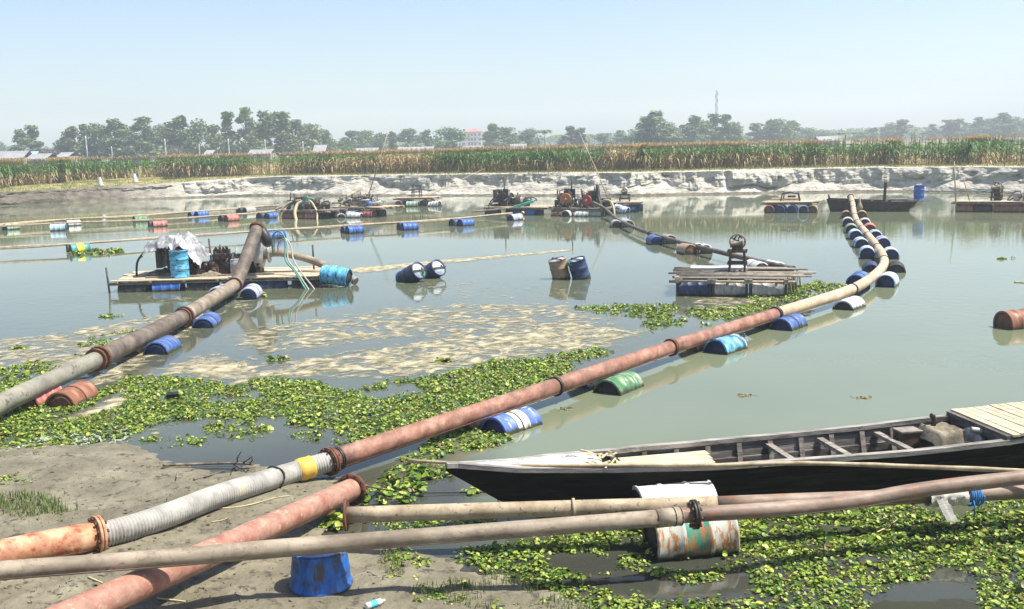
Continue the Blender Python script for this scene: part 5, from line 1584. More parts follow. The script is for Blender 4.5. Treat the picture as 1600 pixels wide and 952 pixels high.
def hosething(name, pts, r, mat, label, group=None, n=6, seg=8, cat='hose'):
    S_ = spline(pts, n)
    return solo(MB().tube(S_, r, seg), name, mat, label, cat, S_[0], group)

# --- pump barge at left
fb = Fr((176, 458), (505, 449))
zb = .36
raft('long plank-decked pump barge at left, carrying the covered engine', fb, 2.7, zb, 9,
     [(.6, .3, .0, 'x', 'black'), (1.7, .25, .02, 'x', 'royal'), (2.8, .3, 0, 'x', 'black'), (3.9, .3, 0, 'x', 'navy'), (5.0, .3, 0, 'x', 'navy'), (6.1, .3, 0, 'x', 'black'),
      (.6, 2.3, 0, 'x', 'black'), (2.2, 2.3, 0, 'x', 'black'), (4.2, 2.3, 0, 'x', 'navy'), (6.0, 2.3, 0, 'x', 'black')], group='drum rafts on the pond')
solo(MB().cyl(fb(-.05, -.05, -.5), fb(-.12, -.05, .82), .035, .03, 8), 'mooring_stake', M_IRON, 'short black stake at the left corner of the pump barge', 'stake', fb(-.05, -.05, 0))
# standing sky-blue drum
cdr = fb(2.0, .55, zb + .02 + DRUM_L / 2)
drum(cdr, (0, 0, 1), 'sky', 'scrawled sky-blue drum standing on the pump barge', 'drums standing on decks', LIDD, roll=.6)
engine('covered engine under the silver sheet on the pump barge', fb(1.75, 1.55, zb + .02), fb.rz, 1.25, M_IRON, M_IRON, exhaust=.9)
engine('bare black engine left of the pump on the barge', fb(3.15, 1.45, zb + .02), fb.rz, .92, M_IRON, M_IRON, exhaust=1.0, hopper=False)
pump('large grey pump at the foot of the riser hose', fb(4.4, 1.35, zb + .04), fb.rz, 1.2, M_STEEL)
def bsheet():
    t = thing('plastic_sheet', 'crumpled silver plastic sheet draped over the barge engine', 'sheet', fb(1.6, 1.2, zb))
    def f(u, v):
        x = .72 + u * 1.9; y = .75 + v * 1.7
        top = zb + 1.22
        ex = max(0, .28 - u) * 1.5 + max(0, u - .70) * 2.6; ey = max(0, .22 - v) * 1.9 + max(0, v - .75) * 1.5
        z = top - (ex ** 1.3) * .95 - (ey ** 1.2) * .9 + .12 * fbm(u * 5, v * 4, 2.2) + .10 * abs(fbm(u * 11, v * 8, 5))
        return fb(x + .05 * fbm(u * 7, v * 7, 9), y + .06 * fbm(u * 6, v * 8, 4), max(zb + .05, z))
    MB().sheet(f, 40, 34).build('sheet', M_SHEET, t)
bsheet()
hosething('black_hose', [fb(1.0, 1.3, zb + 1.0), fb(.75, 1.25, zb + .85), fb(.45, 1.2, zb + .5), fb(.4, 1.15, zb + .02)], .035, M_BLACK, 'black hose curving down from the silver sheet to the deck', 'hoses on the pump barge')
# pump discharge and suction
pt = fb(4.4, 1.35, zb + .85)
hosething('pump_elbow', [pt, pt + Vector((-.05, .05, .5)), topA + Vector((.30, 0, -.45)), topA + Vector((.12, 0, -.05))], .16, M_IRON, 'dark elbow joining the pump to the riser hose', 'hoses on the pump barge', 5, 14)
sp_ = [fb(4.6, 1.35, zb + .62), fb(5.1, 1.33, zb + .64), D(475, 403, 33.6), D(508, 415, 33.3), D(535, 427, 33.0), D(556, 440, 32.7)]
hosething('suction_pipe', sp_, .125, M_MUDPIPE, 'tan suction pipe sloping from the pump into the water', 'hoses on the pump barge', 6, 16)
drum(D(525, 431, 32.4), (.93, -.22, -.16), 'sky', 'sky-blue drum holding up the tan suction pipe', 'drum floats under the pipes')
for k, (mt, dx_, lb) in enumerate(((M_PALEHOSE, 0, 'pale hose looping over the suction pipe, leftmost of three'), (M_PALEHOSE, .12, 'pale hose looping over the suction pipe, middle of three'), (M_GREENHOSE, -.06, 'green hose arching highest over the pump end of the barge'))):
    hg = [.0, -.12, .12][k]
    hosething('loop_hose', [fb(4.95 + dx_, 1.1, zb + .65), fb(5.0 + dx_, 1.0, zb + 1.1 + hg), fb(5.25 + dx_, .9, zb + 1.26 + hg), fb(5.45 + dx_, .75, zb + 1.0 + hg), fb(5.5 + dx_ * 1.4, .5, zb + .5), fb(5.85 + dx_, .1, zb + .12), fb(6.25 + dx_ * 1.5, -.35, .0), fb(6.45 + dx_, -.6, -.2)], .026, mt, lb, 'hoses on the pump barge')
solo(MB().cyl(fb(6.1, 1.7, zb), fb(6.1, 1.7, zb + .85), .03, None, 8), 'iron_rod', M_IRON, 'upright iron rod behind the tan suction pipe', 'rod', fb(6.1, 1.7, zb))
solo(MB().beam(fb(.9, .5, zb + .04), fb(5.0, .62, zb + .05), .09, .05), 'deck_batten', M_PLANKG, 'long batten lying along the front of the pump barge deck', 'batten', fb(.9, .5, zb))
def small_heap(label, c, rx, ry, h, mat, seed):
    m = MB().sheet(lambda u, v: (c[0] + rx * (u - .5) * 2, c[1] + ry * (v - .5) * 2, c[2] + max(0, h * (1 - ((u - .5) * 2) ** 2) * (1 - ((v - .5) * 2) ** 2) * (1 + .8 * fbm(u * 4 + seed, v * 4, 2)))), 14, 10)
    return solo(m, 'sacking', mat, label, 'sacking', c, 'sacking on the barge')
small_heap('pale sacking heaped at the left end of the pump barge', fb(1.1, 1.5, zb + .02), .55, .4, .16, M_CLOTH, 1)
small_heap('brown sacking heaped beside the black engine', fb(2.95, .7, zb + .02), .35, .25, .14, M_CLOTH, 6)

# --- raft with frame-mounted winch (right centre)
fh = Fr((1056, 462), (1224, 464))
zh = .49
rh = raft('bamboo-decked raft with a tall iron machine frame, right of centre', fh, 2.2, zh, 5, [(.48, .18, .15, 'x', 'navy'), (1.5, .18, .15, 'x', 'grey'), (2.52, .18, .15, 'x', 'grey'), (.5, 1.9, .08, 'x', 'grey'), (1.5, 1.9, .08, 'x', 'grey'), (2.5, 1.9, .08, 'x', 'grey')], M_PLANKG, False, .2)
for u in (.05, .95, 1.05, 1.95, 2.05, 3.0):
    MB().box(fh(u, -.14, .22), (.06, .06, .55)).build('post', M_IRON, rh)
    MB().box(fh(u, -.16, zh - .05), (.11, .09, .12)).build('joint_block', M_PLANKG, rh)
MB().tube([fh(-.15, -.10, zh - .06), fh(1.5, -.08, zh - .07), fh(3.25, -.10, zh - .06)], .035, 8).build('rail', M_BAMBOO, rh)
for k in range(8):
    a0 = fh(random.uniform(-.3, .3), .15 + k * .26, zh + .06); a1 = fh(random.uniform(3.0, 3.9), .2 + k * .27, zh + .06)
    solo(MB().tube([a0, a0.lerp(a1, .5) + Vector((0, 0, .01)), a1], .028, 7), 'bamboo_pole', [M_PLANKG, M_BAMBOOD][k % 2], f'bamboo pole lying on the winch raft, {ordinal(k + 1)} from the front', 'pole', a0, 'bamboo poles on the winch raft')
solo(MB().box(fh(1.1, 1.5, zh + .13), (1.6, .5, .05), rz=fh.rz + .03), 'white_board', M_WHITEWALL, 'white board lying on the winch raft left of the frame', 'board', fh(1.1, 1.5, zh + .1))
solo(MB().box(fh(2.6, 1.3, zh + .13), (1.3, .3, .04), rz=fh.rz - .05), 'white_board', M_PLANKG, 'pale board lying on the winch raft right of the frame', 'board', fh(2.6, 1.3, zh + .1))
def winch(label, loc, rz, hgt, w=.42, top=.34, mat=None, scale=1.0):
    mat = mat or M_IRONR
    t = lthing('winch_frame', label, 'winch', loc, rz, 'iron machine frames on rafts')
    for sx in (-1, 1):
        for sy in (-1, 1):
            MB().beam((sx * w / 2 * 1.1, sy * w / 2 * 1.1, 0), (sx * w / 2 * .95, sy * w / 2 * .95, hgt), .06, .06).build('leg', mat, t, True)
    for z in (hgt * .45, hgt):
        m = MB()
        for s in (-1, 1):
            m.beam((-w / 2 - .08, s * w / 2, z), (w / 2 + .08, s * w / 2, z), .05, .06).beam((s * w / 2, -w / 2, z), (s * w / 2, w / 2, z), .05, .05)
        m.build('cross_rail', mat, t, True)
    if top:
        MB().box((0, 0, hgt + top * .32), (top * .75, top * .6, top * .5)).build('gear_case', M_IRONR, t, True)
        mw = MB().lathe((0, top * .40, hgt + top * .62), (0, 1, 0), [(0, top * .48), (0, top * .60), (.06, top * .60), (.06, top * .48), (0, top * .48)], 24, True, False, False)
        for q in range(5):
            mw.beam((0, top * .40 + .03, hgt + top * .62), (top * .52 * math.cos(q * 1.2566), top * .40 + .03, hgt + top * .62 + top * .52 * math.sin(q * 1.2566)), .035, .035)
        wl = mw.build('pulley', M_MUDPIPE, t, True)
        MB().lathe((0, top * .45, hgt + top * .62), (0, 1, 0), [(0, .05), (.12, .05)], 10).build('hub', M_IRON, wl, True)
        MB().lathe((-top * .5, -top * .2, hgt + top * .55), (1, 0, 0), [(0, .02), (0, top * .30), (.03, top * .30), (.03, top * .16), (top * .85, top * .16), (top * .85, top * .30), (top * .93, top * .30), (top * .93, .02)], 14).build('cable_spool', M_MUDPIPE, t, True)
        MB().tube([(-.1, -.1, hgt + top * .8), (0, 0, hgt + top * 1.22), (.13, .05, hgt + top * .9)], .025, 6).build('guard', M_IRON, t, True)
    return t
winch('tall four-legged iron frame with pulley on the right centre raft', fh(1.65, 1.15, zh + .04), fh.rz, .62, .40, .40)
for k, (u, v) in enumerate(((3.05, .2), (3.15, .8), (3.1, 1.4), (3.25, 1.9))):
    small = MB()
    for q in range(7):
        a0 = fh(u + random.uniform(-.05, .1), v + random.uniform(-.2, .2), zh + .05)
        small.tube([a0, a0 + Vector((random.uniform(.02, .1), 0, -.25)), a0 + Vector((random.uniform(.0, .12), -.02, -.55))], .012, 4)
    solo(small, 'rope_tassel', M_CLOTH, f'frayed rope tassel hanging off the right end of the winch raft, {ordinal(k + 1)} from front', 'rope', fh(u, v, zh - .3), 'rope tassels')

# --- small raft with low frame (right, far)
fi = Fr((1192, 333), (1272, 333))
raft('small far raft on blue and red drums with a low iron frame', fi, 1.9, .62, 6, [(.35, .35, .16, 'y', 'red'), (1.0, .35, .16, 'y', 'blue'), (1.65, .35, .16, 'y', 'blue'), (2.3, .35, .16, 'y', 'whiteblue'), (2.8, .35, .16, 'y', 'tan'), (.5, 1.5, .16, 'y', 'red'), (2.4, 1.5, .16, 'y', 'brown')], M_PLANK)
tl = lthing('cable_stand', 'low black iron frame on the small far raft', 'stand', fi(1.5, .9, .66), fi.rz)
for s in (-1, 1):
    MB().tube([(s * .55, -.25, 0), (s * .48, -.15, .42), (s * .40, .15, .50), (s * .45, .25, 0)], .04, 6).build('leg', M_IRON, tl, True)
MB().tube([(-.48, -.15, .42), (0, -.15, .50), (.48, -.15, .42)], .055, 6).build('cross_rail', M_IRON, tl, True)
MB().box((.05, 0, .26), (.45, .3, .12)).build('tray', M_IRONR, tl, True)
solo(MB().box(fi(1.2, 1.3, .74), (1.7, .4, .12), rz=fi.rz), 'plank_stack', M_PLANK, 'stack of pale planks on the small far raft', 'planks', fi(1.2, 1.3, .68))

# --- dark moored boat
fj = Fr((1294, 331), (1432, 331))
def build_jboat():
    t = thing('steel_boat', 'dark red-brown flat boat moored at far right with a post', 'boat', fj(fj.L / 2, .6))
    L, B = fj.L, 1.5
    st_ = [(-.12, .60, .72), (.15, .62, .70), (1.0, .66, .66), (2.5, .7, .58), (3.8, .7, .56), (4.6, .66, .56), (L + .1, .55, .62)]
    m = MB(); rows_ = []
    for i, (u, hw, g) in enumerate(st_):
        k = -.1
        ub = u + (.25 if i == 0 else 0) - (.8 if i == len(st_) - 1 else 0) - (.25 if i == len(st_) - 2 else 0)
        rows_.append([fj(u, .75 - hw, g), fj(ub, .75 - hw * .85, k), fj(ub, .75 + hw * .85, k), fj(u, .75 + hw, g)])
    for r_ in rows_: m.v += r_
    for i in range(len(rows_) - 1):
        for j in range(3):
            q = i * 4 + j; m.f.append([q, q + 4, q + 5, q + 1]); m.sm.append(False)
    m.f.append([0, 1, 2, 3]); m.sm.append(False)
    e = (len(rows_) - 1) * 4; m.f.append([e, e + 3, e + 2, e + 1]); m.sm.append(False)
    m.build('hull', M_REDHULL, t)
    for w in (0, 3):
        m = MB()
        for r0, r1 in zip(rows_[:-1], rows_[1:]):
            m.beam(r0[w], r1[w], .07, .06)
        m.build('gunwale', M_IRONR, t)
    for u in (.6, 1.5, 2.4, 3.2):
        MB().beam(fj(u, .1, .55), fj(u, 1.4, .55), .12, .05).build('thwart', M_IRONR, t)
    for k in range(5):
        MB().beam(fj(3.6 + k * .32, .1, .57), fj(3.6 + k * .32, 1.4, .57), .29, .04).build('deck_plank', M_PLANKG, t)
    MB().cyl(fj(.02, .75, .6), fj(-.05, .75, .98), .07, .05, 8).build('bollard', M_IRON, t)
    MB().beam(fj(3.05, .7, .1), fj(3.12, .7, 1.66), .14, .12).build('post', M_REDHULL, t)
    MB().box(fj(3.9, .6, .66), (1.0, .5, .10), rz=fj.rz).build('hatch', M_PLANKG, t)
    MB().beam(fj(3.2, .0, .05), fj(4.3, -.05, .62), .06, .05).build('fender_pole', M_IRONR, t)
    MB().beam(fj(L - .4, .0, .1), fj(L + .35, .2, .62), .05, .06).beam(fj(L - .5, .2, .66), fj(L + .5, .2, .60), .10, .05).build('stern_rail', M_BAMBOOD, t)
build_jboat()
drum(fj(4.95, .75, .60 + DRUM_L / 2), (0, 0, 1), 'royal', 'vivid blue drum standing on the stern of the dark boat', 'drums standing on decks', LIDB)
tr = lthing('rope_bundle', 'pale rope bundle hanging at the side of the dark boat', 'rope', fj(1.75, -.12, .1), fj.rz)
MB().lathe((0, 0, 0), (0, 0, 1), [(0, .16), (.15, .19), (.35, .12), (.55, .05), (.75, .03)], 12).build('coil', M_BAMBOOD, tr, True)

# --- right edge raft
fk = Fr((1490, 331.5), (1640, 333))
raft('long bamboo raft on rusty drums at the right edge', fk, 1.8, .58, 6, [(.55, .3, .14, 'x', 'brown'), (1.5, .3, .14, 'x', 'black'), (2.45, .3, .14, 'x', 'brown'), (3.2, .3, .14, 'x', 'brown'), (4.4, .3, .14, 'x', 'black'), (1.0, 1.5, .14, 'x', 'brown'), (3.4, 1.5, .14, 'x', 'black')], M_PLANK)
solo(MB().cyl(fk(.12, .1, .0), D(1491, 252, fk(.1, .1).y), .045, .03, 8), 'tall_stake', M_BAMBOO, 'tall pale bamboo stake at the left corner of the right raft', 'stake', fk(.12, .1, .0))
solo(MB().cyl(fk(.72, .9, .5), D(1505, 278, fk(.7, .9).y), .035, .025, 8), 'short_stake', M_BAMBOOD, 'shorter grey stake on the right edge raft', 'stake', fk(.72, .9, .5))
winch('rusty red iron machine on a splayed frame at the right edge', fk(2.05, .9, .60), fk.rz, .45, .42, .50, M_IRONR)
drum(fk(3.75, .7, .60 + DRUM_L / 2), (0, 0, 1), 'brown', 'rust-brown drum standing on the raft cut by the right edge', 'drums standing on decks', LIDR)

# --- far rafts, centre left
f2 = Fr((442, 342), (512, 343))
raft('far raft on rust-red drums tangled with hoses, left of centre', f2, 2.0, .55, 6, [(.35, .3, .1, 'x', 'brown'), (1.25, .3, .1, 'x', 'brown'), (2.2, .3, .1, 'x', 'red'), (.5, 1.6, .1, 'x', 'black'), (2.0, 1.6, .1, 'x', 'black')], M_PLANKG)
engine('engine on the hose-tangled far raft', f2(1.0, 1.0, .57), f2.rz, .85, M_IRON, M_ORPAINT, exhaust=1.0)
pump('pump on the hose-tangled far raft', f2(2.1, 1.0, .57), f2.rz, .85, M_IRONR)
HG = 'hoses on the far left raft'
hosething('cream_hose', [f2(.9, .8, 1.15), f2(.2, .5, 1.0), f2(-.25, .2, .55), f2(-.3, -.1, .0), f2(-.25, -.1, -.3)], .07, M_CREAMHOSE, 'cream hose bending into the water at the left of the far raft', HG)
hosething('cream_hose', [f2(1.3, .6, 1.1), f2(1.0, .3, .9), f2(1.1, -.1, .35), f2(1.35, -.3, -.1), f2(1.4, -.35, -.4)], .11, M_CREAMHOSE, 'thick pale hose dropping into the water at the middle of the far raft', HG)
hosething('cream_hose', [f2(1.5, .6, 1.2), f2(2.1, .4, 1.05), f2(2.7, .1, .5), f2(2.95, -.2, .0), f2(3.0, -.3, -.3)], .06, M_CREAMHOSE, 'brown hose arching to the right of the far raft', HG)
hosething('cream_hose', [f2(1.2, 1.4, 1.1), f2(.4, 1.5, 1.15), f2(-.6, 1.4, .85), f2(-1.6, 1.2, .5)], .08, M_CREAMHOSE, 'cream hose running left from the far raft to the float line', HG)
for k in range(4):
    c = f2(1.5 + .12 * k, .8 + .1 * k, 1.05)
    pts = [c + fr_ for fr_ in (Vector((.55 * math.cos(w), .4 * math.sin(w), .22 * math.sin(w * 1.5 + k) + .05 * k)) for w in np.linspace(0, 6.0, 14))]
    hosething('green_hose', pts, .035, M_GREENHOSE, f'tangled green hose loop on the far raft, {ordinal(k + 1)} from the bottom', HG, 3, 6)
f2b = Fr((516, 339), (598, 340))
raft('far raft heaped with scrap pipes, on pale blue and red drums', f2b, 2.4, .62, 7, [(.4, .3, .14, 'y', 'navy'), (1.1, .4, .14, 'y', 'brown'), (1.75, .2, .16, 'x', 'pale'), (2.3, .3, .1, 'y', 'black'), (2.9, .2, .16, 'x', 'red'), (.6, 1.9, .1, 'x', 'black'), (2.5, 1.9, .1, 'x', 'black')], M_PLANK)
drum(f2b(1.15, -.45, .03), (.3, -.9, -.1), 'white', 'white drum floating before the scrap raft', 'drums before the far rafts')
drum(f2b(2.25, -.35, .05), (.9, -.3, -.1), 'white', 'tilted pale drum beside the pale blue drum of the scrap raft', 'drums before the far rafts')
mats_ = [M_PALEHOSE, M_IRON, M_STEEL, M_BLACK, M_DARKPIPE, M_IRONR, M_MUDPIPE]
for k in range(16):
    u, v = random.uniform(.3, 3.0), random.uniform(.3, 2.1); an = random.uniform(-.6, .6); ln = random.uniform(.8, 1.8)
    hgt_ = .75 + .5 * max(0, 1 - abs(u - 2.2) / 1.4) * random.random()
    a0 = f2b(u - ln / 2 * math.cos(an), v - ln / 2 * math.sin(an) * .5, hgt_ + random.uniform(-.12, .12)); a1 = f2b(u + ln / 2 * math.cos(an), v + ln / 2 * math.sin(an) * .5, hgt_ + random.uniform(-.12, .25))
    solo(MB().tube([a0, a0.lerp(a1, .5) + Vector((0, 0, random.uniform(-.05, .15))), a1], random.uniform(.04, .10), 8), 'scrap_pipe', mats_[k % 7], 'short scrap pipe in the jumbled heap on the far scrap raft', 'pipe', a0, 'scrap pipes heaped on the far raft')
engine('engine half buried in the scrap pipe heap', f2b(2.3, 1.3, .65), f2b.rz, .8, M_IRON, M_STEEL, exhaust=.9)
solo(MB().cyl(f2b(.2, .9, .62), f2b(.2, .9, 1.25), .05, None, 8), 'iron_post', M_IRON, 'iron post on the left of the scrap raft', 'post', f2b(.2, .9, .62))
a0 = f2b(.1, .8, .95); a1 = D(556, 300, a0.y + .4)
solo(MB().tube([a0, a0.lerp(a1, .5), a1], .09, 8), 'spar', M_BAMBOO, 'thick tan spar slanting up from the scrap raft', 'spar', a0)
a0 = D(567, 331, f2b(2, .3).y); a1 = D(608, 199, f2b(2, .3).y)
solo(MB().tube([a0, a0.lerp(a1, .5) + Vector((.06, 0, 0)), a1], [.042, .034, .016], 8), 'tall_bamboo', M_BAMBOO, 'tall bamboo pole leaning right from the scrap raft into the sky', 'pole', a0, 'leaning bamboo poles')
bl = f2b(2.9, .3, .70)
solo(MB().lathe(bl, (0, 0, 1), [(0, .17), (.30, .2), (.30, .17)], 14), 'blue_bucket', DR['royal'], 'small blue bucket on the scrap raft', 'bucket', bl)

f3 = Fr((617, 323), (680, 322))
raft('small raft on pale drums near the far bank', f3, 1.8, .62, 5, [(.3, .4, .16, 'y', 'pink'), (.9, .4, .16, 'y', 'navy'), (2.2, .4, .16, 'y', 'black'), (2.7, .4, .16, 'y', 'tan'), (.5, 1.5, .1, 'x', 'black')], M_PLANK)
drum(f3(1.45, -.25, .10), f3.e1, 'greengrey', 'pale green drum at the front of the small far raft', 'drums before the far rafts')
drum(f3(3.2, -.5, .08), (.8, -.5, .1), 'white', 'white drum floating off the right corner of the small far raft', 'drums before the far rafts')
tw = winch('two black posts with a crossbar on the small far raft', f3(1.5, .9, .64), f3.rz, .85, .55, 0, M_IRON)
a0 = D(668, 306, f3(2.4, 1).y); a1 = D(756, 264, f3(2.4, 1).y + 12)
solo(MB().tube([a0, a1], [.04, .02], 8), 'tall_bamboo', M_BAMBOO, 'bamboo pole slanting from the small far raft to the bank', 'pole', a0, 'leaning bamboo poles')

f4 = Fr((758, 336), (850, 337))
raft('far raft with a black engine and teal pipe, centre', f4, 2.0, .5, 6, [(.4, .3, .08, 'x', 'navy'), (2.2, .3, .08, 'x', 'navy'), (3.1, .3, .08, 'x', 'royal'), (1.2, 1.6, .08, 'x', 'black'), (2.8, 1.6, .08, 'x', 'black')], M_PLANK)
engine('upright black engine on the centre far raft', f4(.95, .9, .52), f4.rz, 1.15, M_IRON, M_IRON, exhaust=1.6)
pump('rusty pump beside the upright black engine', f4(1.95, .9, .52), f4.rz, .8, M_IRONR)
hosething('teal_pipe', [f4(2.0, .2, .52), f4(2.5, .15, .62), f4(3.0, .2, .78), f4(3.35, .3, .85)], .085, M_TEAL, 'bright teal pipe on the centre far raft', 'hoses on the centre rafts')
hosething('pale_pipe', [f4(-.8, -.25, .22), f4(.3, -.2, .30), f4(1.5, -.1, .42), f4(2.0, .1, .5)], .06, M_CREAMPIPE, 'pale thin pipe along the front of the centre far raft', 'hoses on the centre rafts')
hosething('yellow_drain', [f4(2.75, -.12, .12), f4(2.75, -.02, .18)], .11, M_YELTAPE, 'round yellow pipe mouth at the front of the centre far raft', 'hoses on the centre rafts')

f5 = Fr((860, 338), (944, 339))
raft('far raft with two engines, orange and red flywheels showing', f5, 2.2, .48, 7, [(.5, .2, .08, 'x', 'brown'), (1.15, .1, .08, 'y', 'white'), (2.1, .15, .06, 'x', 'white'), (2.9, .3, .08, 'x', 'grey'), (.6, 1.8, .08, 'x', 'black'), (2.6, 1.8, .08, 'x', 'black')], M_PLANKG)
engine('black engine with orange flywheel on the two-engine raft', f5(.75, .9, .50), f5.rz - PI / 2 + .2, 1.2, M_IRON, M_ORPAINT, exhaust=1.5)
engine('dark engine with red flywheel on the two-engine raft', f5(2.3, .9, .50), f5.rz - PI / 2 - .15, 1.05, M_IRON, M_REDPAINT, exhaust=1.2)
pump('grey pump between the two engines', f5(1.5, 1.1, .50), f5.rz, .8, M_STEEL)
hosething('black_hose', [f5(2.5, 1.2, .6), f5(2.7, 1.0, 1.6), f5(2.75, .9, 1.75), f5(2.95, .6, 1.1), f5(3.3, .2, .6), f5(3.6, .0, .45)], .11, M_BLACK, 'thick black hose rising from the two-engine raft', 'hoses on the centre rafts')
hosething('cream_hose', [f5(2.9, .8, .75), f5(3.4, .6, .95), f5(3.9, .3, .85), f5(4.2, .0, .35), f5(4.25, -.1, -.1)], .06, M_CREAMHOSE, 'cream hose looping right of the two-engine raft', 'hoses on the centre rafts')
for k in range(9):
    u = random.uniform(.2, 3.0); a0 = f5(u, random.uniform(.3, 1.6), .55)
    solo(MB().tube([a0, a0 + Vector((random.uniform(-.25, .25), 0, random.uniform(.25, .7)))], .035, 6), 'lever', [M_IRON, M_STEEL, M_IRONR][k % 3], 'short iron rod sticking up from the two-engine raft', 'rod', a0, 'iron rods on the two-engine raft')
a0 = D(955, 322, f5(3, 1).y); a1 = D(905, 207, f5(3, 1).y + 3)
solo(MB().tube([a0, a0.lerp(a1, .5) + Vector((.05, 0, 0)), a1], [.036, .028, .014], 8), 'tall_bamboo', M_BAMBOO, 'tall bamboo pole leaning left beside the two-engine raft', 'pole', a0, 'leaning bamboo poles')

f6 = Fr((952, 333), (1002, 332))
raft('small pale-decked raft right of the two-engine raft', f6, 2.0, .62, 6, [(.4, .3, .16, 'y', 'blue'), (1.3, .3, .16, 'x', 'navy'), (1.7, 1.2, .16, 'x', 'navy'), (.5, 1.6, .1, 'x', 'black')], M_PLANK)
drum(f6(.75, -.35, .18), (.8, -.55, -.22), 'whiteblue', 'tilted white and blue drum at the front of the pale-decked raft', 'drums before the far rafts')
winch('black iron stool-like frame on the pale-decked raft', f6(1.0, 1.1, .64), f6.rz, .42, .55, .34, M_IRON)

# --- white sacks on the left bank
for k, (px, py, lb) in enumerate(((158, 290, 'white sack standing on the left bank, nearer the left edge'), (212, 284, 'white sack standing on the left bank, right of the other'))):
    c = D(px, py, 102 if k == 0 else 104); 
    m = MB().sheet(lambda u, v: (c.x + (.30 - .06 * math.sin(PI * v) - .12 * v) * math.cos(u * 6.283) + .14 * (1 - v) * (u < .5) * .6 - .12 * v, c.y + (.2 - .10 * v) * math.sin(u * 6.283), c.z + .80 * v + .05 * fbm(u * 3, v * 3, k)), 14, 8)
    solo(m, 'white_sack', M_SACK, lb, 'sack', c, 'white sacks on the left bank')

# ------------------------------------------------------------------ floating plants
M_HYA = leaf_mat('hyacinth_leaf', (0.030, 0.085, 0.010), (0.46, 0.47, 0.090), 0.42, 0.22)
_cr = [q for q in M_HYA.node_tree.nodes if q.type == 'VALTORGB'][0].color_ramp
while len(_cr.elements) < 6: _cr.elements.new(0.9)
for _e, (_p, _c) in zip(_cr.elements, [(0.0, (0.16, 0.11, 0.05)), (0.07, (0.14, 0.10, 0.04)), (0.10, (0.030, 0.085, 0.010)), (0.40, (0.10, 0.19, 0.020)), (0.72, (0.25, 0.35, 0.045)), (1.0, (0.48, 0.50, 0.10))]):
    _e.position = _p; _e.color = (*_c, 1)
M_HYADRY = leaf_mat('withered_hyacinth', (0.10, 0.09, 0.04), (0.30, 0.25, 0.12), 0.7, 0.1)
M_HYAPALE = leaf_mat('pale_hyacinth', (0.16, 0.22, 0.13), (0.50, 0.52, 0.44), 0.5, 0.15)
def wpoly(pxs):
    return [(p.x, p.y) for p in (G(a, b) for a, b in pxs)]
def scatter(polys, holes, dens, thr, nscale, seed, edge=0.0):
    """points in world polygons, thinned by patchy noise"""
    r = np.random.default_rng(seed)
    out = []
    for pl in polys:
        pl = wpoly(pl)
        xs = [p[0] for p in pl]; ys = [p[1] for p in pl]
        A = (max(xs) - min(xs)) * (max(ys) - min(ys))
        n = int(A * dens)
        x = r.uniform(min(xs), max(xs), n); y = r.uniform(min(ys), max(ys), n)
        jx = x + 0.5 * (vfbm(x * 1.1 + 3, y * 1.1, 3) - .5) * 2 * .6; jy = y + 0.5 * (vfbm(x * 1.1, y * 1.1 + 8, 3) - .5) * 2 * .6
        k = inpoly(jx, jy, pl)
        for h in holes:
            k &= ~inpoly(jx, jy, wpoly(h))
        k &= vfbm(x * nscale + seed, y * nscale + 2 * seed, 4) > thr
        out.append(np.stack([x[k], y[k]], 1))
    return np.concatenate(out)
def plants(name, XY, label, lmin, lmax, hmax, mat, seed, nleaf=(4, 8), zbase=0.0, onground=False):
    """rosettes: each leaf a cupped rounded blade on a short stalk"""
    r = np.random.default_rng(seed)
    cnt = r.integers(nleaf[0], nleaf[1], len(XY))
    idx = np.repeat(np.arange(len(XY)), cnt)
    n = len(idx)
    size = .85 * r.uniform(lmin, lmax, n) * np.repeat(np.exp(r.normal(0, .28, len(XY))), cnt)
    az = r.uniform(0, 2 * PI, n); q = r.uniform(.15, 1.0, n) * np.repeat(r.uniform(.05, .11, len(XY)), cnt)
    h = .8 * r.uniform(.15, 1, n) * np.repeat(r.uniform(.25, 1.0, len(XY)) ** 1.5, cnt) * hmax
    c = np.stack([XY[idx, 0] + np.cos(az) * q, XY[idx, 1] + np.sin(az) * q, h + zbase], 1)
    if onground: c[:, 2] += np.maximum(0, ground_h(XY[idx, 0], XY[idx, 1]))
    tilt = np.abs(r.normal(.38, .35, n))
    nrm = np.stack([np.cos(az) * np.sin(tilt), np.sin(az) * np.sin(tilt), np.cos(tilt)], 1)
    u = np.stack([np.cos(az) * np.cos(tilt), np.sin(az) * np.cos(tilt), -np.sin(tilt)], 1)
    v = np.cross(nrm, u)
    K = 7
    ring = []
    for i in range(K):
        a = 2 * PI * i / K
        ring.append(c + (u * math.cos(a) * 1.08 + v * math.sin(a) * .88) * (size / 2)[:, None] + nrm * (size * .13)[:, None])
    stem = c.copy(); stem[:, 0] = XY[idx, 0]; stem[:, 1] = XY[idx, 1]; stem[:, 2] = c[:, 2] - h
    V = np.stack([c] + ring + [stem, stem + v * .010], 1).reshape(-1, 3)
    S = K + 3
    k = np.arange(n)[:, None] * S
    F = np.concatenate([k + np.array([[0, 1 + i, 1 + (i + 1) % K]]) for i in range(K)] + [k + np.array([[0, S - 2, S - 1]])], 0)
    o = bpy.data.objects.new(name, np_mesh(name, V, F, mat, True)); COL.objects.link(o)
    o['kind'] = 'stuff'; tag(o, label, 'water plants')
    return n
POLY_L = [(-60, 572), (40, 590), (70, 612), (150, 616), (200, 592), (275, 590), (360, 606), (440, 590), (500, 596), (560, 612), (610, 596), (690, 590), (770, 562), (860, 566), (900, 575), (868, 600), (770, 636), (700, 658), (620, 680), (575, 696),
          (540, 688), (500, 668), (420, 655), (320, 652), (240, 664), (190, 686), (110, 700), (0, 716), (-60, 722)]
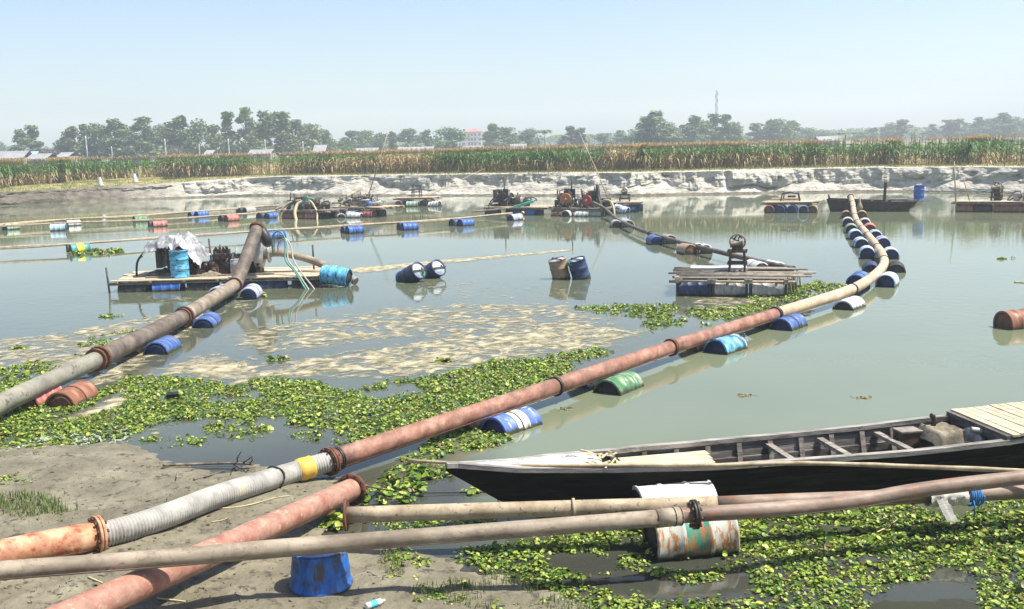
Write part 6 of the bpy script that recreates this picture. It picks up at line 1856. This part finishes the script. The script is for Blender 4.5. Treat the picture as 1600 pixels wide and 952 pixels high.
HOLE_L = [[(105, 655), (130, 640), (205, 607), (190, 632), (150, 648)], [(560, 616), (640, 598), (660, 612), (600, 622)]]
n1 = plants('hyacinth_mat', scatter([POLY_L], HOLE_L, 190, .28, 1.3, 21), 'broad green hyacinth mat floating left of the red pipe', .034, .062, .10, M_HYA, 1)
plants('hyacinth_fringe', scatter([[(0, 706), (50, 690), (110, 683), (200, 668), (200, 690), (100, 706), (30, 722), (-40, 726)]], [], 130, .4, 1.6, 5), 'pale faded hyacinth along the muddy left edge', .04, .07, .08, M_HYAPALE, 2)
plants('hyacinth_strip', scatter([[(-40, 560), (60, 568), (150, 560), (160, 580), (60, 590), (-40, 590)], [(90, 548), (180, 520), (260, 508), (270, 522), (160, 548), (110, 560)]], [], 90, .50, 1.8, 8), 'sparse hyacinth among scum by the grey pipe', .04, .07, .07, M_HYA, 3)
plants('hyacinth_bed', scatter([[(590, 738), (640, 706), (700, 668), (765, 668), (802, 686), (770, 702), (720, 704), (690, 716), (640, 742)], [(640, 730), (720, 728), (735, 742), (700, 748), (640, 748)]], [], 140, .40, 1.5, 31), 'small hyacinth bed between the red pipe and the boat bow', .035, .065, .10, M_HYA, 4)
plants('tall_hyacinth', scatter([[(560, 776), (590, 752), (640, 736), (690, 738), (668, 760), (652, 786), (610, 800), (570, 796)], [(508, 800), (540, 795), (545, 830), (510, 838)]], [], 60, .30, 1.5, 41), 'lush large-leaved hyacinth clump beside the open red flange', .06, .105, .22, M_HYA, 5)
POLY_R = [(545, 838), (640, 852), (760, 846), (880, 832), (1000, 822), (1160, 800), (1300, 792), (1420, 786), (1600, 770), (1700, 765), (1850, 758), (1850, 980), (1700, 980), (1560, 980), (1300, 975), (1050, 975), (900, 945), (800, 900), (700, 872), (600, 862)]
HOLE_R = [[(850, 868), (930, 858), (985, 872), (970, 890), (880, 892)], [(905, 905), (985, 890), (1070, 905), (1160, 890), (1180, 925), (1060, 935), (930, 925)], [(1375, 915), (1460, 890), (1540, 905), (1535, 980), (1360, 980)], [(1010, 870), (1160, 868), (1150, 885), (1020, 888)],
          [(700, 822), (1010, 800), (1010, 830), (880, 838), (760, 850)]]
plants('hyacinth_carpet', scatter([POLY_R], HOLE_R, 230, .36, 1.2, 51), 'dense yellow-green hyacinth carpet in the lower right foreground', .026, .052, .08, M_HYA, 6, (4, 8))
plants('big_leaf_hyacinth', scatter([[(1500, 820), (1640, 800), (1640, 960), (1560, 960), (1540, 880)], [(1250, 830), (1400, 825), (1380, 860), (1270, 860)]], HOLE_R, 22, .38, 1.0, 61), 'larger-leaved hyacinth standing in the lower right carpet', .05, .09, .14, M_HYA, 7)
plants('hyacinth_verge', scatter([[(1115, 781), (1310, 765), (1440, 747), (1620, 728), (1840, 700), (1840, 730), (1620, 752), (1440, 772), (1200, 792)], [(560, 812), (700, 806), (800, 806), (760, 826), (600, 832)]], [], 140, .36, 1.4, 71), 'hyacinth strip between the boat hull and the thin pipes', .03, .055, .08, M_HYA, 8)
plants('hyacinth_raft', scatter([[(890, 484), (930, 478), (1050, 474), (1064, 486), (1040, 500), (960, 494)], [(1000, 505), (1070, 488), (1160, 476), (1240, 458), (1290, 436), (1325, 448), (1290, 462), (1200, 484), (1110, 506), (1030, 520)], [(1140, 470), (1250, 462), (1280, 446), (1240, 446)],
                                [(760, 578), (850, 560), (930, 545), (960, 550), (900, 570), (800, 600)]], [], 80, .42, 1.4, 81), 'hyacinth drifts behind the red pipe around the winch raft', .045, .08, .11, M_HYA, 9)
plants('hyacinth_islets', scatter([[(200, 688), (235, 682), (280, 690), (270, 700), (215, 698)], [(320, 664), (360, 655), (420, 664), (410, 684), (370, 690), (330, 680)], [(445, 676), (505, 668), (500, 690), (455, 690)], [(250, 684), (300, 680), (330, 690), (290, 700)], [(520, 690), (580, 680), (590, 694), (530, 700)]], [], 95, .47, 2.2, 95), 'small hyacinth islets in the grey pool behind the hose', .032, .06, .08, M_HYA, 12)
plants('hyacinth_drift', scatter([[(100, 396), (140, 392), (190, 390), (188, 396), (120, 400)], [(370, 462), (400, 456), (420, 466), (380, 470)]], [], 30, .2, 1.5, 91), 'thin hyacinth drift below the yellow-banded drum', .10, .16, .16, M_HYA, 10)
rs = np.random.default_rng(77)
for k, (px, py, lb) in enumerate(((170, 495, 'small hyacinth clump adrift left of the grey pipe'), (28, 545, 'small hyacinth clump adrift at the left edge'), (1155 + 410, 405, 'tiny hyacinth clump adrift on the right open water'), (1348, 622, 'thin floating weed strip on open water above the boat'),
                                  (1166, 618, 'dark floating weed scrap on open water'), (437, 562, 'lone hyacinth clump among the central scum'), (690, 565, 'lone hyacinth clump in scum right of centre'), (885, 640, 'small dark weed scrap near the banded drum'), (740, 771, 'hyacinth sprig caught on the mooring rope'), (630, 770, 'hyacinth sprig by the rope near the flange'))):
    p = G(px, py); n = 14 if k not in (3, 4, 7) else 8
    XY = np.stack([p.x + rs.normal(0, .12 if k not in (3, 4, 7) else (.09 if k == 3 else .04), n), p.y + rs.normal(0, .05 if k not in (3, 4, 7) else .02, n)], 1)
    if k in (8, 9): XY = XY[:5] * .3 + np.array([[p.x, p.y]]) * .7
    plants('hyacinth_clump', XY, lb, .05 if k not in (3, 4, 7) else .03, .10 if k not in (3, 4, 7) else .05, .09 if k not in (3, 4, 7) else .02, M_HYA if k not in (3, 4, 7) else M_HYADRY, 100 + k)
    o = bpy.data.objects[-1] if False else [q for q in COL.objects if q.name.startswith('hyacinth_clump')][-1]
    del o['kind']; o['group'] = 'small drifting hyacinth clumps'; o['category'] = 'water plant'

# ------------------------------------------------------------------ scum on the water
def build_scum():
    m = bpy.data.materials.new('dried_scum'); m.use_nodes = True
    nt = m.node_tree; n, L = nt.nodes, nt.links
    b = n['Principled BSDF']; b.inputs['Roughness'].default_value = 0.9; b.inputs['Specular IOR Level'].default_value = 0.1
    at = n.new('ShaderNodeAttribute'); at.attribute_name = 'cover'
    tc = n.new('ShaderNodeTexCoord')
    nz = n.new('ShaderNodeTexNoise'); nz.inputs['Scale'].default_value = 1.7; nz.inputs['Detail'].default_value = 9; nz.inputs['Roughness'].default_value = 0.70; nz.inputs['Distortion'].default_value = 1.6
    L.new(tc.outputs['Object'], nz.inputs['Vector'])
    ad = n.new('ShaderNodeMath'); ad.operation = 'ADD'; L.new(nz.outputs['Fac'], ad.inputs[0]); L.new(at.outputs['Fac'], ad.inputs[1])
    mr = n.new('ShaderNodeMapRange'); mr.inputs[1].default_value = 0.94; mr.inputs[2].default_value = 1.09; L.new(ad.outputs[0], mr.inputs[0])
    tr = n.new('ShaderNodeBsdfTransparent')
    mx = n.new('ShaderNodeMixShader'); L.new(mr.outputs[0], mx.inputs[0]); L.new(tr.outputs[0], mx.inputs[1]); L.new(b.outputs[0], mx.inputs[2])
    L.new(mx.outputs[0], n['Material Output'].inputs[0])
    n2 = n.new('ShaderNodeTexNoise'); n2.inputs['Scale'].default_value = 3.5; n2.inputs['Detail'].default_value = 6; L.new(tc.outputs['Object'], n2.inputs['Vector'])
    cr = n.new('ShaderNodeValToRGB'); cr.color_ramp.elements[0].position = 0.35; cr.color_ramp.elements[0].color = c4((0.17, 0.155, 0.09)); cr.color_ramp.elements[1].position = 0.64; cr.color_ramp.elements[1].color = c4((0.45, 0.40, 0.28))
    L.new(n2.outputs['Fac'], cr.inputs[0]); L.new(cr.outputs[0], b.inputs['Base Color'])
    zones = [([(-60, 535), (0, 528), (120, 512), (240, 490), (330, 478), (350, 500), (300, 540), (200, 600), (120, 612), (60, 585), (-60, 575)], .50, .5),
             ([(190, 610), (230, 560), (330, 545), (440, 560), (560, 540), (700, 520), (860, 495), (930, 500), (1060, 515), (960, 552), (860, 566), (700, 592), (600, 600), (480, 598), (360, 610), (260, 600)], .535, .9),
             ([(300, 530), (420, 500), (600, 480), (700, 470), (900, 470), (1000, 500), (900, 520), (600, 540), (400, 570)], .49, 1.0),
             ([(560, 440), (700, 430), (1060, 455), (1060, 480), (900, 480), (600, 478)], .385, 1.2),
             ([(1050, 462), (1270, 460), (1290, 440), (1320, 455), (1200, 485), (1080, 505)], .47, .6),
             ([(90, 660), (140, 640), (205, 605), (215, 620), (170, 650)], .70, .25), ([(225, 672), (262, 664), (258, 680), (230, 682)], .62, .15),
             ([(160, 450), (400, 462), (500, 470), (400, 500), (200, 480)], .40, 1.0), ([(520, 425), (560, 418), (700, 405), (900, 388), (900, 392), (700, 412), (560, 428)], .62, .35)]
    xs = np.arange(-20, 14, .2); ys = np.arange(12.5, 45, .2)
    X, Y = np.meshgrid(xs, ys, indexing='ij')
    cov = np.zeros_like(X)
    for pl, val, soft in zones:
        w = wpoly(pl); ins = inpoly(X, Y, w); d = polydist(X, Y, w + [w[0]])
        sg = np.where(ins, d, -d)
        cov = np.maximum(cov, val * np.clip(.62 + sg / soft * .38, 0, 1))
    keep = cov > .22
    V = np.stack([X, Y, np.full_like(X, .007)], -1).reshape(-1, 3)
    ny = len(ys)
    I = (np.arange(len(xs) - 1)[:, None] * ny + np.arange(ny - 1)[None, :])
    kk = keep[:-1, :-1] | keep[1:, :-1] | keep[:-1, 1:] | keep[1:, 1:]
    I = I[kk]
    F = np.stack([I, I + ny, I + ny + 1, I + 1], -1)
    me = np_mesh('floating_scum', V, F, m, True)
    a = me.attributes.new('cover', 'FLOAT', 'POINT'); a.data.foreach_set('value', cov.astype(np.float32).ravel())
    o = bpy.data.objects.new('floating_scum', me); COL.objects.link(o); o['kind'] = 'stuff'
    tag(o, 'tan scum drifting in patches across the left and centre water', 'scum')
build_scum()

# ------------------------------------------------------------------ shore litter
def shore_blades(name, polys, dens, thr, label, hmin, hmax, mat, seed):
    XY = scatter(polys, [], dens, thr, 1.6, seed)
    P = np.stack([XY[:, 0], XY[:, 1], np.maximum(0, ground_h(XY[:, 0], XY[:, 1])) - .005], 1)
    V, F = blades(P, hmin, hmax, .010, .8, seed)
    o = bpy.data.objects.new(name, np_mesh(name, V, F, mat, True)); COL.objects.link(o); o['kind'] = 'stuff'; tag(o, label, 'grass')
shore_blades('grass_patch', [[(-20, 815), (60, 800), (100, 812), (70, 835), (-20, 845)], [(60, 812), (130, 822), (110, 838), (60, 836)]], 1100, .40, 'low green grass on the mud at the left edge', .03, .12, M_GRASSG, 3)
shore_blades('grass_tufts', [[(600, 870), (700, 878), (800, 905), (900, 945), (1000, 975), (560, 975), (600, 920), (590, 890)]], 700, .47, 'thin grass sprouting on the mud right of the blue barrel', .02, .10, M_GRASSG, 4)
shore_blades('seedling_tufts', [[(190, 870), (260, 850), (420, 862), (420, 952), (300, 960)], [(240, 830), (300, 815), (290, 832)]], 160, .60, 'few grass seedlings on the mud between the red pipes', .02, .08, M_GRASSG, 6)
shore_blades('straw_litter', [[(-20, 720), (240, 725), (480, 745), (500, 830), (450, 975), (-20, 975)], [(600, 870), (800, 900), (880, 960), (600, 975)]], 60, .48, 'scraps of dry straw strewn over the mud', .005, .035, M_GRASS, 5)
plants('shore_seedlings', scatter([[(600, 862), (690, 872), (770, 892), (850, 930), (820, 960), (640, 900)], [(580, 870), (700, 880), (860, 935), (980, 975), (640, 975), (600, 920)], [(20, 770), (50, 765), (60, 780), (20, 800)], [(0, 770), (20, 772), (24, 786), (0, 790)]], [], 110, .50, 1.6, 9), 'small plants sprouting along the mud edge', .02, .05, .04, M_HYA, 33, (3, 6), 0, True)
def stick(label, pts, r, mat, name='stick', grp='sticks and straw on the mud', cat='stick'):
    P = spline(pts, 5)
    return solo(MB().tube(P, [r * (1 - .5 * i / len(P)) for i in range(len(P))], 6, True, .12), name, mat, label, cat, P[0], grp)
def branch():
    b = GH(385, 725, .04)
    t = thing('dead_branch', 'dark forked dead branch lying at the water edge', 'branch', b)
    MB().tube(spline([GH(254, 727, .03), GH(320, 725, .04), GH(365, 724, .05), GH(395, 726, .04)], 5), [.022 - .0006 * i for i in range(16)], 6, True, .15).build('stem', M_STICK, t)
    for q in ([GH(372, 724, .04), GH(371, 716, .15), GH(377, 706, .30)], [GH(378, 724, .04), GH(388, 718, .14), GH(396, 711, .22)], [GH(388, 726, .04), GH(394, 720, .12), GH(393, 714, .22)], [GH(365, 726, .03), GH(380, 732, .04), GH(400, 730, .03)]):
        MB().tube(spline(q, 4), [.014 - .001 * i for i in range(9)], 5, True, .1).build('twig', M_STICK, t)
branch()
stick('thin dark stick on the mud below the dead branch', [GH(303, 749, .015), GH(330, 742, .02), GH(352, 735, .015)], .014, M_STICK)
stick('short pale stake lying in the mud left of the hose', [GH(278, 738, .02), GH(276, 746, .06)], .014, M_PLANKG)
stick('long straw on the mud between hose and loose red pipe', [GH(340, 795, .01), GH(385, 790, .015), GH(430, 778, .01), GH(455, 774, .01)], .008, M_STRAW)
stick('curled straw on the mud by the hose', [GH(330, 816, .01), GH(350, 812, .015), GH(356, 808, .01)], .006, M_STRAW)
stick('tan stick on the mud under the loose red pipe', [GH(245, 935, .01), GH(290, 940, .01)], .010, M_STRAW)
stick('straw stalk on the hyacinth below the rag', [G(1370, 832, .06), G(1385, 824, .07), G(1402, 812, .06)], .008, M_STRAW)
stick('pale reed lying on the hyacinth mat left of centre', [G(478, 617, .07), G(500, 619, .07), G(524, 620, .06)], .012, M_STRAW)
stick('pale stick floating on the right open water', [G(1585, 441, .01), G(1612, 443, .01)], .03, M_STRAW)
stick('short yellow stalk under the grey pipe at left', [GH(138, 902, .01), GH(160, 911, .01)], .012, M_STRAW)
b = GH(586, 943, .03)
tbt = thing('plastic_bottle', 'crushed clear plastic bottle with blue label on the mud', 'bottle', b)
dd = (GH(603, 938, .03) - GH(574, 948, .03)).normalized()
MB().lathe(b - dd * .11, dd, [(0, .02), (.005, .030), (.06, .032), (.12, .028), (.17, .031), (.20, .013), (.225, .013)], 12).build('body', M_PLASTIC, tbt)
MB().lathe(b - dd * .06, dd, [(0, .0335), (.07, .0335)], 12, True, False, False).build('label_wrap', M_CYAN, tbt)
bk = G(270, 620, .05)
solo(MB().box(bk, (.20, .12, .14), rz=.3, rx=.2), 'black_bag', M_BLACK, 'small black plastic bag on the hyacinth mat', 'bag', bk)
def clods():
    r = np.random.default_rng(9)
    m = MB()
    for k in range(900):
        px, py = r.uniform(-20, 620), r.uniform(700, 955)
        p = GH(px, py)
        h = float(ground_h(p.x, p.y))
        if h < .02: continue
        s = r.uniform(.006, .022)
        pts = [p + Vector((r.normal() * s, r.normal() * s, abs(r.normal()) * s * .6 - .003)) for _ in range(5)]
        kk = len(m.v); m.v += pts
        for q in ((0, 1, 2), (0, 2, 3), (0, 3, 4), (1, 2, 4), (2, 3, 4)):
            m.f.append([kk + i for i in q]); m.sm.append(False)
    o = m.build('mud_clods', M_MUD); o['kind'] = 'stuff'; tag(o, 'small clods and crumbs of mud strewn over the shore', 'clods')
clods()

# ------------------------------------------------------------------ clutter on the far rafts
def clutter(fr, name, group, label, n, u0, u1, v0, v1, z, seed):
    r = random.Random(seed)
    for k in range(n):
        u, v = r.uniform(u0, u1), r.uniform(v0, v1)
        b = fr(u, v, z)
        m = MB()
        q = r.random()
        if q < .35:
            h = r.uniform(.35, 1.1)
            m.cyl(b, b + Vector((r.uniform(-.2, .2), 0, h)), r.uniform(.03, .06), None, 6)
            m.box(b + Vector((0, 0, h * .5)), (r.uniform(.2, .5), .06, .06), ry=r.uniform(-.6, .6))
        elif q < .65:
            w = r.uniform(.2, .5)
            m.box(b + Vector((0, 0, w / 2)), (w, w * .8, w), rz=r.uniform(0, 3))
            m.lathe(b + Vector((0, -w * .4, w * .6)), (0, -1, 0), [(0, w * .35), (.08, w * .35), (.1, .04)], 12)
        else:
            c = b + Vector((0, 0, .25))
            m.tube([c + Vector((r.uniform(.2, .5) * math.cos(w), .2 * math.sin(w), .25 * math.sin(w * 1.4))) for w in np.linspace(0, r.uniform(3, 6), 12)], r.uniform(.025, .05), 6)
        solo(m, name, r.choice([M_IRON, M_IRON, M_IRONR, M_BLACK, M_STEEL]), label, 'fitting', b, group)
clutter(f2, 'engine_fitting', 'iron fittings on the hose-tangled raft', 'dark iron fitting in the tangle on the hose-covered far raft', 22, .1, 2.9, .3, 1.6, .58, 1)
clutter(f2b, 'engine_fitting', 'iron fittings on the scrap raft', 'dark iron fitting among the heap on the scrap raft', 18, .3, 3.0, .5, 2.0, .66, 2)
clutter(f4, 'engine_fitting', 'iron fittings on the centre raft', 'dark iron fitting beside the upright black engine', 20, .3, 2.7, .4, 1.6, .53, 3)
clutter(f5, 'engine_fitting', 'iron fittings on the two-engine raft', 'dark iron fitting crowded between the two engines', 24, .1, 3.2, .3, 1.8, .52, 4)
clutter(fb, 'engine_fitting', 'iron fittings on the pump barge', 'black iron fitting on the deck of the pump barge', 20, 2.2, 4.4, .9, 2.2, zb + .03, 5)
clutter(fk, 'engine_fitting', 'iron fittings on the right edge raft', 'iron fitting on the raft at the right edge', 5, .3, 4.2, .5, 1.5, .61, 6)
